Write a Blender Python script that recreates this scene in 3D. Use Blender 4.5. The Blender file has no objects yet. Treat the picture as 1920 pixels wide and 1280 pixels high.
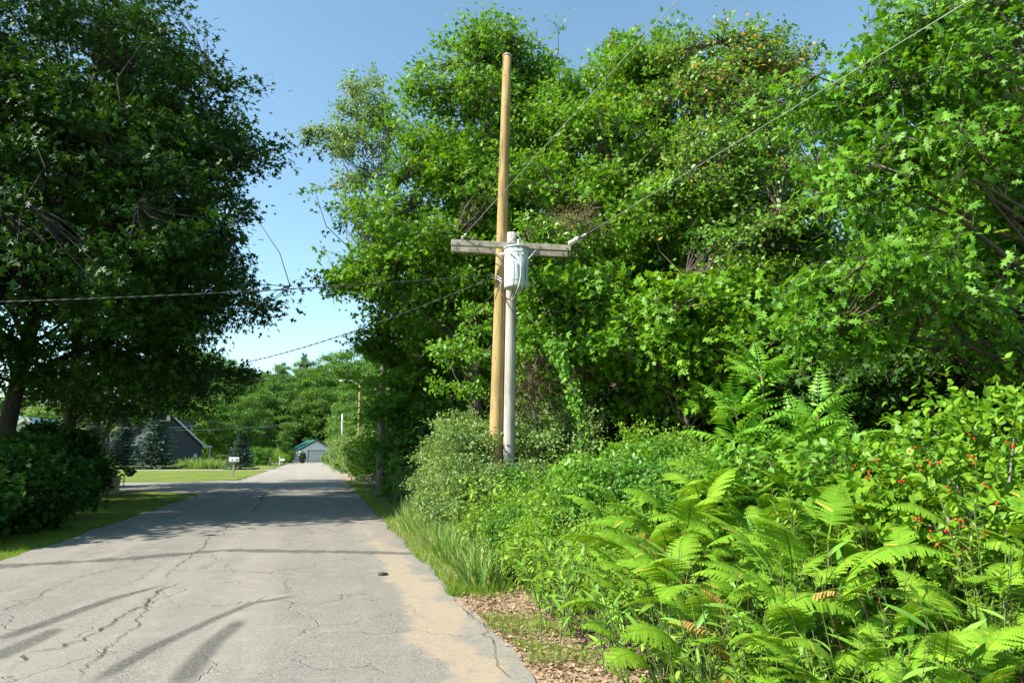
import bpy, math, time
import numpy as np
from mathutils import Vector, Matrix

T0 = time.time()
R = math.radians
scene = bpy.context.scene
COL = scene.collection

# ------------------------------------------------------------------ camera
CAM_H, FPX, YAW, PITCH = 1.6, 1280.0, R(15.6), math.atan(210 / 1280.0)
cam_d = bpy.data.cameras.new('camera')
cam = bpy.data.objects.new('camera', cam_d)
COL.objects.link(cam)
cam_d.sensor_width = 36.0
cam_d.lens = 24.0
cam_d.clip_start = 0.05
cam_d.clip_end = 5000
cam.location = (0, 0, CAM_H)
cam.rotation_euler = (math.pi / 2 + PITCH, 0, -YAW)
scene.camera = cam

# ------------------------------------------------------------------ sky, sun, exposure
SUN_EL = R(40)
SUN_AZ = R(4)           # heading in which the light travels, from +X
world = bpy.data.worlds.new('World')
scene.world = world
world.use_nodes = True
wn = world.node_tree.nodes
wl = world.node_tree.links
bg = wn['Background']
sky = wn.new('ShaderNodeTexSky')
sky.sky_type = 'NISHITA'
sky.sun_disc = False
sky.sun_elevation = SUN_EL
sky.sun_rotation = R(-90) - SUN_AZ
sky.air_density = 1.0
sky.dust_density = 0.25
sky.ozone_density = 0.5
tint = wn.new('ShaderNodeMix')          # a clear summer sky, slightly towards cyan
tint.data_type = 'RGBA'
tint.blend_type = 'MULTIPLY'
tint.inputs[0].default_value = 1.0
tint.inputs[7].default_value = (0.93, 1.07, 0.99, 1)
wl.new(sky.outputs[0], tint.inputs[6])
wl.new(tint.outputs[2], bg.inputs[0])
bg.inputs[1].default_value = 0.106
sun_d = bpy.data.lights.new('sun', 'SUN')
sun_d.energy = 5.0
sun_d.angle = R(0.53)
sun_d.color = (1.0, 0.95, 0.86)
sun = bpy.data.objects.new('sun', sun_d)
COL.objects.link(sun)
sdir = Vector((math.cos(SUN_AZ) * math.cos(SUN_EL), math.sin(SUN_AZ) * math.cos(SUN_EL), -math.sin(SUN_EL)))
sun.rotation_euler = sdir.to_track_quat('-Z', 'Y').to_euler()
sun.location = (-40, 0, 40)
scene.view_settings.view_transform = 'Standard'
scene.view_settings.look = 'None'
scene.view_settings.exposure = 1.3
scene.view_settings.gamma = 1.0
scene.cycles.max_bounces = 6
scene.cycles.diffuse_bounces = 2
scene.cycles.glossy_bounces = 2
scene.cycles.transmission_bounces = 4
scene.cycles.transparent_max_bounces = 8
scene.cycles.caustics_reflective = False
scene.cycles.caustics_refractive = False
scene.cycles.use_denoising = True

# ------------------------------------------------------------------ pixel helpers (photo pixels, 1920 x 1280)
cp, sp_, cy_, sy_ = math.cos(PITCH), math.sin(PITCH), math.cos(YAW), math.sin(YAW)
def ray(px, py):
    r = (px - 960) / FPX
    u = (640 - py) / FPX
    f, up = cp - sp_ * u, sp_ + cp * u
    return r, f, up                       # right, forward, up (per unit along the lens axis)
def W(right, fwd, z):
    return Vector((fwd * sy_ + right * cy_, fwd * cy_ - right * sy_, z))
def P(px, py, fwd):                       # a point at horizontal distance fwd
    r, f, up = ray(px, py)
    t = fwd / f
    return W(r * t, fwd, CAM_H + up * t)
def G(px, py, z=0.0):                     # the ground point under a pixel
    r, f, up = ray(px, py)
    t = (z - CAM_H) / up
    return W(r * t, f * t, z)
def sm(a, b, x):
    t = np.clip((np.asarray(x, float) - a) / (b - a), 0, 1)
    return t * t * (3 - 2 * t)
def gz(x, y):                             # the terrain
    bank = 0.28 * sm(2.0, 5.0, x) * (1 - sm(60, 90, y))
    hill = 16 * sm(140, 235, y) + 10 * sm(235, 420, y)
    return float(bank + hill)
def base_at(px, fwd):
    r, f, up = ray(px, 850)
    p = W(r / f * fwd, fwd, 0)
    return Vector((p.x, p.y, gz(p.x, p.y)))

# ------------------------------------------------------------------ objects
def tag(o, label=None, cat=None, group=None, kind=None):
    if label: o['label'] = label
    if cat: o['category'] = cat
    if group: o['group'] = group
    if kind: o['kind'] = kind
    return o
def empty(name, loc=(0, 0, 0), rz=0.0, label=None, cat=None, group=None):
    o = bpy.data.objects.new(name, None)
    COL.objects.link(o)
    o.location = loc
    o.rotation_euler = (0, 0, rz)
    o.empty_display_size = 0.2
    return tag(o, label, cat, group)
def link(name, me, parent=None, loc=None, kind=None):
    o = bpy.data.objects.new(name, me)
    COL.objects.link(o)
    if parent is not None: o.parent = parent
    if loc is not None: o.location = loc
    if kind: o['kind'] = kind
    return o
def copy_tree(o, parent=None):
    c = o.copy()
    COL.objects.link(c)
    if parent is not None: c.parent = parent
    for ch in list(o.children):
        copy_tree(ch, c)
    return c

class MB:                                 # collects polygons, builds one mesh
    def __init__(self):
        self.v, self.f, self.n = [], [], 0
        self.smooth = []
    def add(self, vs, fs, smooth=False):
        self.v.extend([tuple(p) for p in vs])
        for f in fs:
            self.f.append([i + self.n for i in f])
            self.smooth.append(smooth)
        self.n += len(vs)
        return self
    def box(self, a, b, M=None):
        (x0, y0, z0), (x1, y1, z1) = a, b
        vs = [Vector(p) for p in ((x0, y0, z0), (x1, y0, z0), (x1, y1, z0), (x0, y1, z0), (x0, y0, z1), (x1, y0, z1), (x1, y1, z1), (x0, y1, z1))]
        if M is not None: vs = [M @ p for p in vs]
        return self.add(vs, [(0, 3, 2, 1), (4, 5, 6, 7), (0, 1, 5, 4), (1, 2, 6, 5), (2, 3, 7, 6), (3, 0, 4, 7)])
    def tube(self, pts, rad, sides=6, cap=True, wob=0.0, rng=None):
        pts = [Vector(p) for p in pts]
        n = len(pts)
        if not hasattr(rad, '__len__'): rad = [rad] * n
        vs = []
        for i, p in enumerate(pts):
            d = (pts[min(i + 1, n - 1)] - pts[max(i - 1, 0)])
            d = d.normalized() if d.length > 1e-9 else Vector((0, 0, 1))
            a = d.cross(Vector((0, 1, 0.13)))
            if a.length < 1e-3: a = d.cross(Vector((1, 0, 0)))
            a.normalize()
            b = d.cross(a)
            for k in range(sides):
                t = 2 * math.pi * k / sides
                r = rad[i] * (1 + (wob * (rng.random() - 0.5) if rng is not None else 0))
                vs.append(p + (a * math.cos(t) + b * math.sin(t)) * r)
        fs = []
        for i in range(n - 1):
            for k in range(sides):
                k2 = (k + 1) % sides
                fs.append((i * sides + k, i * sides + k2, (i + 1) * sides + k2, (i + 1) * sides + k))
        self.add(vs, fs, True)
        if cap:
            self.f.append([self.n - n * sides + k for k in range(sides)][::-1]); self.smooth.append(False)
            self.f.append([self.n - sides + k for k in range(sides)]); self.smooth.append(False)
        return self
    def lathe(self, prof, sides=24, M=None):
        vs, fs = [], []
        for r, z in prof:
            for k in range(sides):
                t = 2 * math.pi * k / sides
                q = Vector((r * math.cos(t), r * math.sin(t), z))
                vs.append(M @ q if M is not None else q)
        for i in range(len(prof) - 1):
            for k in range(sides):
                k2 = (k + 1) % sides
                fs.append((i * sides + k, i * sides + k2, (i + 1) * sides + k2, (i + 1) * sides + k))
        self.add(vs, fs, True)
        self.f.append([self.n - len(prof) * sides + k for k in range(sides)][::-1]); self.smooth.append(False)
        self.f.append([self.n - sides + k for k in range(sides)]); self.smooth.append(False)
        return self
    def mesh(self, name, mat):
        me = bpy.data.meshes.new(name)
        me.from_pydata(self.v, [], self.f)
        me.polygons.foreach_set('use_smooth', self.smooth)
        if mat is not None: me.materials.append(mat)
        me.update()
        return me
    def build(self, name, mat, parent=None, loc=None, kind=None):
        return link(name, self.mesh(name, mat), parent, loc, kind)

def np_mesh(name, verts, tris, tint, mat):
    """verts (V,3), tris (T,3), tint (T,) -> one mesh with a face attribute 'tint'"""
    me = bpy.data.meshes.new(name)
    nv, nt = len(verts), len(tris)
    me.vertices.add(nv)
    me.vertices.foreach_set('co', np.ascontiguousarray(verts, np.float32).ravel())
    me.loops.add(nt * 3)
    me.loops.foreach_set('vertex_index', np.ascontiguousarray(tris, np.int32).ravel())
    me.polygons.add(nt)
    me.polygons.foreach_set('loop_start', np.arange(0, nt * 3, 3, dtype=np.int32))
    me.polygons.foreach_set('loop_total', np.full(nt, 3, np.int32))
    a = me.attributes.new('tint', 'FLOAT', 'FACE')
    a.data.foreach_set('value', np.ascontiguousarray(tint, np.float32))
    me.materials.append(mat)
    me.update()
    return me

# ------------------------------------------------------------------ materials
def new_mat(name):
    m = bpy.data.materials.new(name)
    m.use_nodes = True
    nt = m.node_tree
    for n in list(nt.nodes): nt.nodes.remove(n)
    out = nt.nodes.new('ShaderNodeOutputMaterial')
    return m, nt, out
def nd(nt, kind, **kw):
    n = nt.nodes.new(kind)
    for k, v in kw.items():
        if k in n.inputs.keys(): n.inputs[k].default_value = v
        else: setattr(n, k, v)
    return n
def rgba(c): return (c[0], c[1], c[2], 1.0)
def mixc(nt, fac, a, b, blend='MIX'):
    n = nt.nodes.new('ShaderNodeMix')
    n.data_type = 'RGBA'
    n.blend_type = blend
    for s, v in ((0, fac), (6, a), (7, b)):
        if hasattr(v, 'is_linked'): nt.links.new(v, n.inputs[s])
        elif isinstance(v, (int, float)): n.inputs[s].default_value = v
        else: n.inputs[s].default_value = rgba(v)
    return n.outputs[2]
def math_n(nt, op, a, b=0.5, clamp=False):
    n = nt.nodes.new('ShaderNodeMath')
    n.operation = op
    n.use_clamp = clamp
    for i, v in enumerate((a, b)):
        if hasattr(v, 'is_linked'): nt.links.new(v, n.inputs[i])
        else: n.inputs[i].default_value = v
    return n.outputs[0]
def mapr(nt, v, a, b, c=0.0, d=1.0):
    n = nt.nodes.new('ShaderNodeMapRange')
    n.interpolation_type = 'SMOOTHSTEP'
    nt.links.new(v, n.inputs[0])
    for i, x in enumerate((a, b, c, d)): n.inputs[i + 1].default_value = x
    return n.outputs[0]
def noise(nt, vec, scale, detail=3.0, rough=0.55, dist=0.0):
    n = nt.nodes.new('ShaderNodeTexNoise')
    n.inputs['Scale'].default_value = scale
    n.inputs['Detail'].default_value = detail
    n.inputs['Roughness'].default_value = rough
    n.inputs['Distortion'].default_value = dist
    if vec is not None: nt.links.new(vec, n.inputs['Vector'])
    return n.outputs[0]
def coords(nt, which='Object', scale=None):
    t = nt.nodes.new('ShaderNodeTexCoord').outputs[which]
    if scale is not None:
        m = nt.nodes.new('ShaderNodeMapping')
        m.inputs['Scale'].default_value = scale
        nt.links.new(t, m.inputs[0])
        return m.outputs[0]
    return t

def leaf_mat(name, dark, light, accent, trans=0.35, rough=0.5, spec=0.35, acc_from=0.9):
    """leaf: each leaf's own tint picks a colour between dark and light; the top of the range takes the accent"""
    m, nt, out = new_mat(name)
    at = nd(nt, 'ShaderNodeAttribute', attribute_name='tint').outputs['Fac']
    oi = nt.nodes.new('ShaderNodeObjectInfo').outputs['Random']
    ob = mapr(nt, oi, 0, 1, -0.13, 0.13)
    t2 = math_n(nt, 'ADD', at, ob, True)
    c = mixc(nt, t2, dark, light)
    c = mixc(nt, mapr(nt, at, acc_from, acc_from + 0.05), c, accent)
    p = nd(nt, 'ShaderNodeBsdfPrincipled')
    p.inputs['Roughness'].default_value = rough
    p.inputs['Specular IOR Level'].default_value = spec
    nt.links.new(c, p.inputs['Base Color'])
    tr = nt.nodes.new('ShaderNodeBsdfTranslucent')
    nt.links.new(mixc(nt, 1.0, c, (1.5, 1.35, 0.5), 'MULTIPLY'), tr.inputs[0])
    mx = nt.nodes.new('ShaderNodeMixShader')
    mx.inputs[0].default_value = trans
    nt.links.new(p.outputs[0], mx.inputs[1])
    nt.links.new(tr.outputs[0], mx.inputs[2])
    nt.links.new(mx.outputs[0], out.inputs[0])
    return m

def plain_mat(name, col, rough=0.6, metal=0.0, spec=0.4, var=0.15, nscale=6.0, bump=0.0, stretch=None, col2=None, bscale=None):
    m, nt, out = new_mat(name)
    v = coords(nt, 'Object', stretch)
    n = noise(nt, v, nscale, 5, 0.6)
    c2 = col2 if col2 is not None else tuple(x * (1 - var) for x in col)
    c1 = col if col2 is not None else tuple(min(1, x * (1 + var)) for x in col)
    c = mixc(nt, mapr(nt, n, 0.3, 0.7), c2, c1)
    p = nd(nt, 'ShaderNodeBsdfPrincipled')
    nt.links.new(c, p.inputs['Base Color'])
    p.inputs['Roughness'].default_value = rough
    p.inputs['Metallic'].default_value = metal
    p.inputs['Specular IOR Level'].default_value = spec
    if bump > 0:
        b = nt.nodes.new('ShaderNodeBump')
        b.inputs['Strength'].default_value = 1.0
        b.inputs['Distance'].default_value = bump
        nt.links.new(noise(nt, v, bscale or nscale * 2, 5, 0.65), b.inputs['Height'])
        nt.links.new(b.outputs[0], p.inputs['Normal'])
    nt.links.new(p.outputs[0], out.inputs[0])
    return m

M = {}
M['maple'] = leaf_mat('maple_leaf', (0.0671, 0.1955, 0.0110), (0.2013, 0.3967, 0.0220), (0.3416, 0.4140, 0.0220), 0.38, 0.5, 0.3, 0.93)
M['maple2'] = leaf_mat('hornbeam_leaf', (0.0845, 0.2063, 0.0184), (0.2275, 0.4062, 0.0460), (0.3900, 0.2500, 0.0575), 0.36, 0.45, 0.4, 0.90)
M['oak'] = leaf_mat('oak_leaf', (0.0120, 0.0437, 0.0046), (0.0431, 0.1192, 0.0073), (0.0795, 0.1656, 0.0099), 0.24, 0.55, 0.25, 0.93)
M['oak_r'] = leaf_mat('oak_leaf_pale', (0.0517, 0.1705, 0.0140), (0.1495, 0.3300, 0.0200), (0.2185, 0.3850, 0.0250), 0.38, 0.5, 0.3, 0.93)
M['birch'] = leaf_mat('birch_leaf', (0.0990, 0.2090, 0.0450), (0.2200, 0.3630, 0.0800), (0.2750, 0.3960, 0.0900), 0.34, 0.45, 0.4, 0.93)
M['hill'] = leaf_mat('hill_leaf', (0.050, 0.135, 0.022), (0.125, 0.255, 0.035), (0.18, 0.29, 0.04), 0.30, 0.6, 0.25, 0.92)
M['hill_b'] = leaf_mat('hill_leaf_pale', (0.08, 0.18, 0.025), (0.18, 0.32, 0.045), (0.24, 0.34, 0.05), 0.30, 0.6, 0.25, 0.92)
M['pine'] = leaf_mat('pine_needle', (0.030, 0.090, 0.028), (0.060, 0.150, 0.039), (0.084, 0.180, 0.044), 0.15, 0.55, 0.3, 0.94)
M['spruce'] = leaf_mat('blue_spruce_needle', (0.03, 0.07, 0.055), (0.15, 0.24, 0.19), (0.26, 0.34, 0.28), 0.12, 0.6, 0.25, 0.92)
M['shrub'] = leaf_mat('thicket_leaf', (0.1134, 0.2500, 0.0200), (0.2592, 0.4200, 0.0450), (0.3888, 0.4300, 0.0500), 0.34, 0.5, 0.3, 0.94)
M['shrub2'] = leaf_mat('thicket_leaf_dark', (0.05, 0.16, 0.018), (0.14, 0.31, 0.035), (0.30, 0.36, 0.05), 0.32, 0.45, 0.35, 0.94)
M['olive'] = leaf_mat('olive_leaf', (0.12, 0.215, 0.05), (0.24, 0.35, 0.11), (0.34, 0.36, 0.2), 0.3, 0.5, 0.35, 0.9)
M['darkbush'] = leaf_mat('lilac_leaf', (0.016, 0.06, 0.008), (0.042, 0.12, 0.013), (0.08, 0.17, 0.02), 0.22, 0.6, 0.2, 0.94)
M['fern'] = leaf_mat('fern_frond', (0.1012, 0.2495, 0.0135), (0.2301, 0.3973, 0.0270), (0.3682, 0.3696, 0.0540), 0.34, 0.65, 0.15, 0.88)
M['fern_dry'] = leaf_mat('dry_fern', (0.36, 0.20, 0.06), (0.50, 0.34, 0.10), (0.5, 0.38, 0.16), 0.35, 0.6, 0.2, 0.95)
M['reed'] = leaf_mat('broad_grass_leaf', (0.1216, 0.2930, 0.0270), (0.2431, 0.4441, 0.0540), (0.3179, 0.4347, 0.0540), 0.34, 0.45, 0.4, 0.94)
M['berry_leaf'] = leaf_mat('honeysuckle_leaf', (0.0860, 0.2150, 0.0103), (0.2150, 0.3612, 0.0172), (0.3268, 0.3612, 0.0258), 0.30, 0.5, 0.3, 0.94)
M['sumac'] = leaf_mat('sumac_leaf', (0.0990, 0.2700, 0.0200), (0.1980, 0.4104, 0.0350), (0.2860, 0.4320, 0.0300), 0.34, 0.45, 0.35, 0.95)
M['vine'] = leaf_mat('vine_leaf', (0.0810, 0.2280, 0.0150), (0.1800, 0.3610, 0.0300), (0.2700, 0.3610, 0.0500), 0.36, 0.45, 0.4, 0.93)
M['dead'] = leaf_mat('dead_vine', (0.18, 0.11, 0.06), (0.34, 0.23, 0.14), (0.4, 0.3, 0.2), 0.2, 0.7, 0.2, 0.95)
M['litter'] = leaf_mat('fallen_leaf', (0.20, 0.125, 0.075), (0.42, 0.30, 0.19), (0.48, 0.38, 0.26), 0.15, 0.7, 0.2, 0.93)
M['grass'] = leaf_mat('grass_blade', (0.0900, 0.2070, 0.0108), (0.1980, 0.3240, 0.0270), (0.3420, 0.3060, 0.0900), 0.3, 0.6, 0.2, 0.9)
M['hay'] = leaf_mat('tall_grass_blade', (0.13, 0.26, 0.05), (0.26, 0.38, 0.12), (0.42, 0.38, 0.18), 0.3, 0.6, 0.2, 0.85)
M['bark'] = plain_mat('bark', (0.10, 0.078, 0.06), 0.9, nscale=14, var=0.4, bump=0.012, stretch=(1, 1, 0.25))
M['bark_dark'] = plain_mat('bark_dark', (0.045, 0.036, 0.029), 0.95, nscale=14, var=0.4, bump=0.012, stretch=(1, 1, 0.25))
M['bark_pale'] = plain_mat('bark_pale', (0.26, 0.235, 0.20), 0.9, nscale=14, var=0.35, bump=0.006, stretch=(1, 1, 0.3))
M['stem'] = plain_mat('green_stem', (0.11, 0.15, 0.05), 0.7, nscale=9, var=0.3)
M['stem_red'] = plain_mat('sumac_stem', (0.15, 0.11, 0.05), 0.7, nscale=9, var=0.3)
M['berry'] = plain_mat('red_berry', (0.5, 0.02, 0.012), 0.25, nscale=9, var=0.2)
M['cutwood'] = plain_mat('sawn_wood', (0.55, 0.44, 0.31), 0.8, nscale=30, var=0.15)

print('materials', round(time.time() - T0, 1))

# ================================================================== THE SETTING
def grass_ground_mat(name, c_dark, c_light, c_dry, big=0.35):
    m, nt, out = new_mat(name)
    v = coords(nt)
    n1 = noise(nt, v, big, 4, 0.6)
    n2 = noise(nt, v, 6.0, 4, 0.7)
    n3 = noise(nt, v, 55.0, 3, 0.7)
    c = mixc(nt, mapr(nt, n2, 0.3, 0.7), c_dark, c_light)
    c = mixc(nt, mapr(nt, n1, 0.45, 0.72, 0, 0.75), c, c_dry)
    c = mixc(nt, mapr(nt, n3, 0.25, 0.75, 0.0, 0.55), c, c_dark)
    p = nd(nt, 'ShaderNodeBsdfPrincipled')
    nt.links.new(c, p.inputs['Base Color'])
    p.inputs['Roughness'].default_value = 0.9
    p.inputs['Specular IOR Level'].default_value = 0.15
    b = nt.nodes.new('ShaderNodeBump')
    b.inputs['Distance'].default_value = 0.04
    nt.links.new(math_n(nt, 'ADD', n3, n2), b.inputs['Height'])
    nt.links.new(b.outputs[0], p.inputs['Normal'])
    nt.links.new(p.outputs[0], out.inputs[0])
    return m
M['lawn'] = grass_ground_mat('lawn_turf', (0.0880, 0.1462, 0.0160), (0.1848, 0.2408, 0.0320), (0.2992, 0.2666, 0.0720))
M['turf'] = grass_ground_mat('rough_turf', (0.06, 0.10, 0.02), (0.11, 0.16, 0.03), (0.17, 0.15, 0.06))
M['soil'] = plain_mat('forest_soil', (0.085, 0.06, 0.04), 0.95, nscale=3, var=0.5, bump=0.05)
M['verge'] = plain_mat('verge_soil', (0.30, 0.22, 0.15), 0.95, nscale=12, var=0.4, bump=0.02)

def asphalt_mat():
    m, nt, out = new_mat('old_asphalt')
    v = coords(nt)
    sep = nt.nodes.new('ShaderNodeSeparateXYZ')
    nt.links.new(v, sep.inputs[0])
    fine = noise(nt, v, 130, 2, 0.8)
    agg = nt.nodes.new('ShaderNodeTexVoronoi')
    agg.inputs['Scale'].default_value = 95
    nt.links.new(v, agg.inputs['Vector'])
    big = noise(nt, v, 0.55, 4, 0.6)
    med = noise(nt, v, 3.2, 4, 0.6)
    c = mixc(nt, mapr(nt, fine, 0.36, 0.64), (0.095, 0.087, 0.071), (0.345, 0.312, 0.255))
    c = mixc(nt, mapr(nt, agg.outputs['Color'], 0.75, 1.0, 0, 0.75), c, (0.47, 0.44, 0.38))
    c = mixc(nt, mapr(nt, agg.outputs['Distance'], 0.5, 0.75, 0, 0.8), c, (0.10, 0.10, 0.10))
    c = mixc(nt, mapr(nt, big, 0.35, 0.7, 0, 0.45), c, (0.225, 0.215, 0.185))
    c = mixc(nt, mapr(nt, med, 0.5, 0.75, 0, 0.3), c, (0.36, 0.32, 0.26))
    lane = noise(nt, coords(nt, 'Object', (1.1, 0.05, 1)), 1.0, 3, 0.6)
    c = mixc(nt, mapr(nt, lane, 0.42, 0.68, 0, 0.38), c, (0.30, 0.275, 0.225))
    spot = noise(nt, v, 1.7, 5, 0.7)
    c = mixc(nt, mapr(nt, spot, 0.60, 0.72, 0, 0.35), c, (0.12, 0.115, 0.10))
    # fine map of hairline cracks
    warp = nt.nodes.new('ShaderNodeVectorMath'); warp.operation = 'ADD'
    wc = nt.nodes.new('ShaderNodeTexNoise'); wc.inputs['Scale'].default_value = 1.6; wc.inputs['Detail'].default_value = 5
    nt.links.new(v, wc.inputs['Vector'])
    nt.links.new(v, warp.inputs[0]); nt.links.new(wc.outputs['Color'], warp.inputs[1])
    vo = nt.nodes.new('ShaderNodeTexVoronoi'); vo.feature = 'DISTANCE_TO_EDGE'
    vo.inputs['Scale'].default_value = 0.7
    nt.links.new(warp.outputs[0], vo.inputs['Vector'])
    crk = mapr(nt, vo.outputs['Distance'], 0.0, 0.011, 1, 0)
    gate = mapr(nt, noise(nt, v, 0.45, 3), 0.42, 0.55)
    crack = math_n(nt, 'MULTIPLY', crk, gate)
    c = mixc(nt, math_n(nt, 'MULTIPLY', crack, 0.42), c, (0.055, 0.052, 0.046))
    # washed-on sand along the right edge, and a little in the middle of the road
    wob = noise(nt, v, 0.9, 4, 0.6)
    xs = math_n(nt, 'ADD', sep.outputs[0], mapr(nt, wob, 0.25, 0.75, -0.2, 0.2))
    band = math_n(nt, 'MULTIPLY', mapr(nt, xs, 0.86, 1.02), mapr(nt, xs, 1.46, 1.30))
    along = math_n(nt, 'MULTIPLY', mapr(nt, sep.outputs[1], 15.0, 9.0, 0.25, 1.0), mapr(nt, sep.outputs[1], 60.0, 20.0, 0.1, 1.0))
    sand = math_n(nt, 'MULTIPLY', math_n(nt, 'MULTIPLY', band, along), mapr(nt, noise(nt, v, 9, 4, 0.7), 0.28, 0.52, 0.35, 1.0))
    sc = mixc(nt, mapr(nt, noise(nt, v, 60, 3, 0.7), 0.3, 0.7), (0.33, 0.25, 0.16), (0.41, 0.32, 0.215))
    c = mixc(nt, math_n(nt, 'MULTIPLY', sand, 0.62), c, sc)
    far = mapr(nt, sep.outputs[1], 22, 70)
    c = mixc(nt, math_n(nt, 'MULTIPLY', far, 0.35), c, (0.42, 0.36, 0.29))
    p = nd(nt, 'ShaderNodeBsdfPrincipled')
    nt.links.new(c, p.inputs['Base Color'])
    p.inputs['Roughness'].default_value = 0.85
    p.inputs['Specular IOR Level'].default_value = 0.25
    b = nt.nodes.new('ShaderNodeBump')
    b.inputs['Distance'].default_value = 0.006
    b.inputs['Strength'].default_value = 0.8
    h = math_n(nt, 'SUBTRACT', math_n(nt, 'ADD', fine, math_n(nt, 'MULTIPLY', med, 1.5)), math_n(nt, 'MULTIPLY', crack, 2.0))
    nt.links.new(h, b.inputs['Height'])
    nt.links.new(b.outputs[0], p.inputs['Normal'])
    nt.links.new(p.outputs[0], out.inputs[0])
    return m
M['asphalt'] = asphalt_mat()

# ground: one sheet to the horizon
def ground_sheet():
    s = np.linspace(-1, 1, 91)
    xs = np.sign(s) * (np.abs(s) * 60 + np.abs(s) ** 4 * 1900)
    ys = np.linspace(0, 1, 140)
    ys = -30 + ys * 520 + ys ** 5 * 2500
    mb = MB()
    vs = [(x, y, gz(x if y > 100 else 0.0, y) - 0.012) for y in ys for x in xs]
    nx = len(xs)
    fs = [(j * nx + i, j * nx + i + 1, (j + 1) * nx + i + 1, (j + 1) * nx + i) for j in range(len(ys) - 1) for i in range(nx - 1)]
    mb.add(vs, fs, True)
    return mb.build('ground', M['turf'], kind='structure')
ground_sheet()

rg = np.random.default_rng(5)
def edge_noise(y, seed, amp):
    return amp * (math.sin(y * 1.7 + seed) * 0.5 + math.sin(y * 4.3 + seed * 2.1) * 0.3 + math.sin(y * 11.0 + seed * 3.7) * 0.2)
def strip_sheet(name, lf, rf, ys, z, mat, zr=None, pw=1.0, K=6):
    mb = MB()
    vs, fs = [], []
    for y in ys:
        a, b = lf(y), rf(y)
        for k in range(K + 1):
            x = a + (b - a) * (k / K) ** pw
            vs.append((x, y, z + (gz(x, y) if zr else 0)))
    for j in range(len(ys) - 1):
        for k in range(K):
            i = j * (K + 1) + k
            fs.append((i, i + 1, i + K + 2, i + K + 1))
    mb.add(vs, fs, True)
    return mb.build(name, mat, kind='structure')
ys_road = list(np.arange(-6, 40, 0.12)) + list(np.arange(40, 137.5, 0.8))
def road_l(y):
    x = -4.5 + edge_noise(y, 1.3, 0.10)
    x -= 2.2 * float(sm(29.5, 33.5, y) * (1 - sm(40.0, 44.0, y)))
    x -= 6.0 * float(sm(108, 130, y))
    return x
def road_r(y):
    return 1.57 + edge_noise(y, 4.1, 0.075) + 0.25 * float(sm(30, 60, y)) + 1.0 * float(sm(118, 134, y))
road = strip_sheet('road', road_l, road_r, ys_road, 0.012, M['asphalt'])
# lawns left of the road
def poly_sheet(name, pts, z, mat):
    mb = MB()
    mb.add([(p[0], p[1], z) for p in pts], [list(range(len(pts)))])
    return mb.build(name, mat, kind='structure')
corner = [(-4.5, 29.5), (-4.75, 31.2), (-5.6, 32.8), (-7.2, 33.7), (-10, 34.2), (-40, 36.5)]
poly_sheet('lawn', [(-60, -10), (-4.4, -10), (-4.4, 29.0)] + corner + [(-60, 37.5)], 0.0, M['lawn'])
poly_sheet('lawn', [(-4.75, 71.5), (-9.5, 72.8), (-40, 75.5), (-60, 76), (-60, 48), (-30, 46), (-14, 44.6), (-9, 43.6), (-6.4, 43.6), (-5.0, 46.0), (-4.5, 52), (-4.5, 62)][::-1], 0.002, M['lawn'])
poly_sheet('lawn', [(-4.9, 78), (-4.9, 97), (-9, 99), (-45, 102), (-45, 79), (-10, 77)], 0.003, M['lawn'])
poly_sheet('driveway', [(-4.2, 31.0), (-4.2, 45.0), (-14, 46.0), (-60, 52), (-60, 35), (-14, 33.0)], 0.006 - 0.012, M['asphalt'])
poly_sheet('driveway', [(-4.3, 70.5), (-4.3, 79), (-12, 80), (-40, 81), (-40, 74.5), (-12, 71.0)], 0.008 - 0.012, M['asphalt'])
# verge and wood floor right of the road
def fl(y): return 1.50
def fr(y): return 2.6 + edge_noise(y, 2.2, 0.3)
strip_sheet('verge', fl, fr, list(np.arange(-6, 60, 0.5)), 0.0, M['verge'], True)
strip_sheet('forest_floor', lambda y: 2.3 + edge_noise(y, 2.2, 0.2), lambda y: 60.0, list(np.arange(-6, 120, 1.0)), 0.004, M['soil'], True, 2.6, 24)

# ---- marks and cracks in the road
def mark_mat(name, col, alpha, nsx=(1, 1, 1), nscale=40, soft=True):
    m, nt, out = new_mat(name)
    at = nd(nt, 'ShaderNodeAttribute', attribute_name='fade').outputs['Fac']
    n = noise(nt, coords(nt, 'Object'), nscale, 3, 0.7)
    a = math_n(nt, 'MULTIPLY', mapr(nt, at, 0.0, 0.75), mapr(nt, n, 0.3, 0.65, 0.25, 1.0))
    a = math_n(nt, 'MULTIPLY', a, alpha, True)
    d = nd(nt, 'ShaderNodeBsdfDiffuse')
    d.inputs[0].default_value = rgba(col)
    t = nt.nodes.new('ShaderNodeBsdfTransparent')
    mx = nt.nodes.new('ShaderNodeMixShader')
    nt.links.new(a, mx.inputs[0]); nt.links.new(t.outputs[0], mx.inputs[1]); nt.links.new(d.outputs[0], mx.inputs[2])
    nt.links.new(mx.outputs[0], out.inputs[0])
    return m
M['skid'] = mark_mat('tyre_rubber', (0.06, 0.065, 0.06), 0.52)
M['tar'] = mark_mat('seam_tar', (0.09, 0.087, 0.08), 0.6, nscale=25)
M['crack'] = mark_mat('crack_gap', (0.05, 0.045, 0.036), 0.8, nscale=5)
M['paint_y'] = mark_mat('faded_yellow_paint', (0.62, 0.42, 0.10), 0.55, nscale=14)
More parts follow.
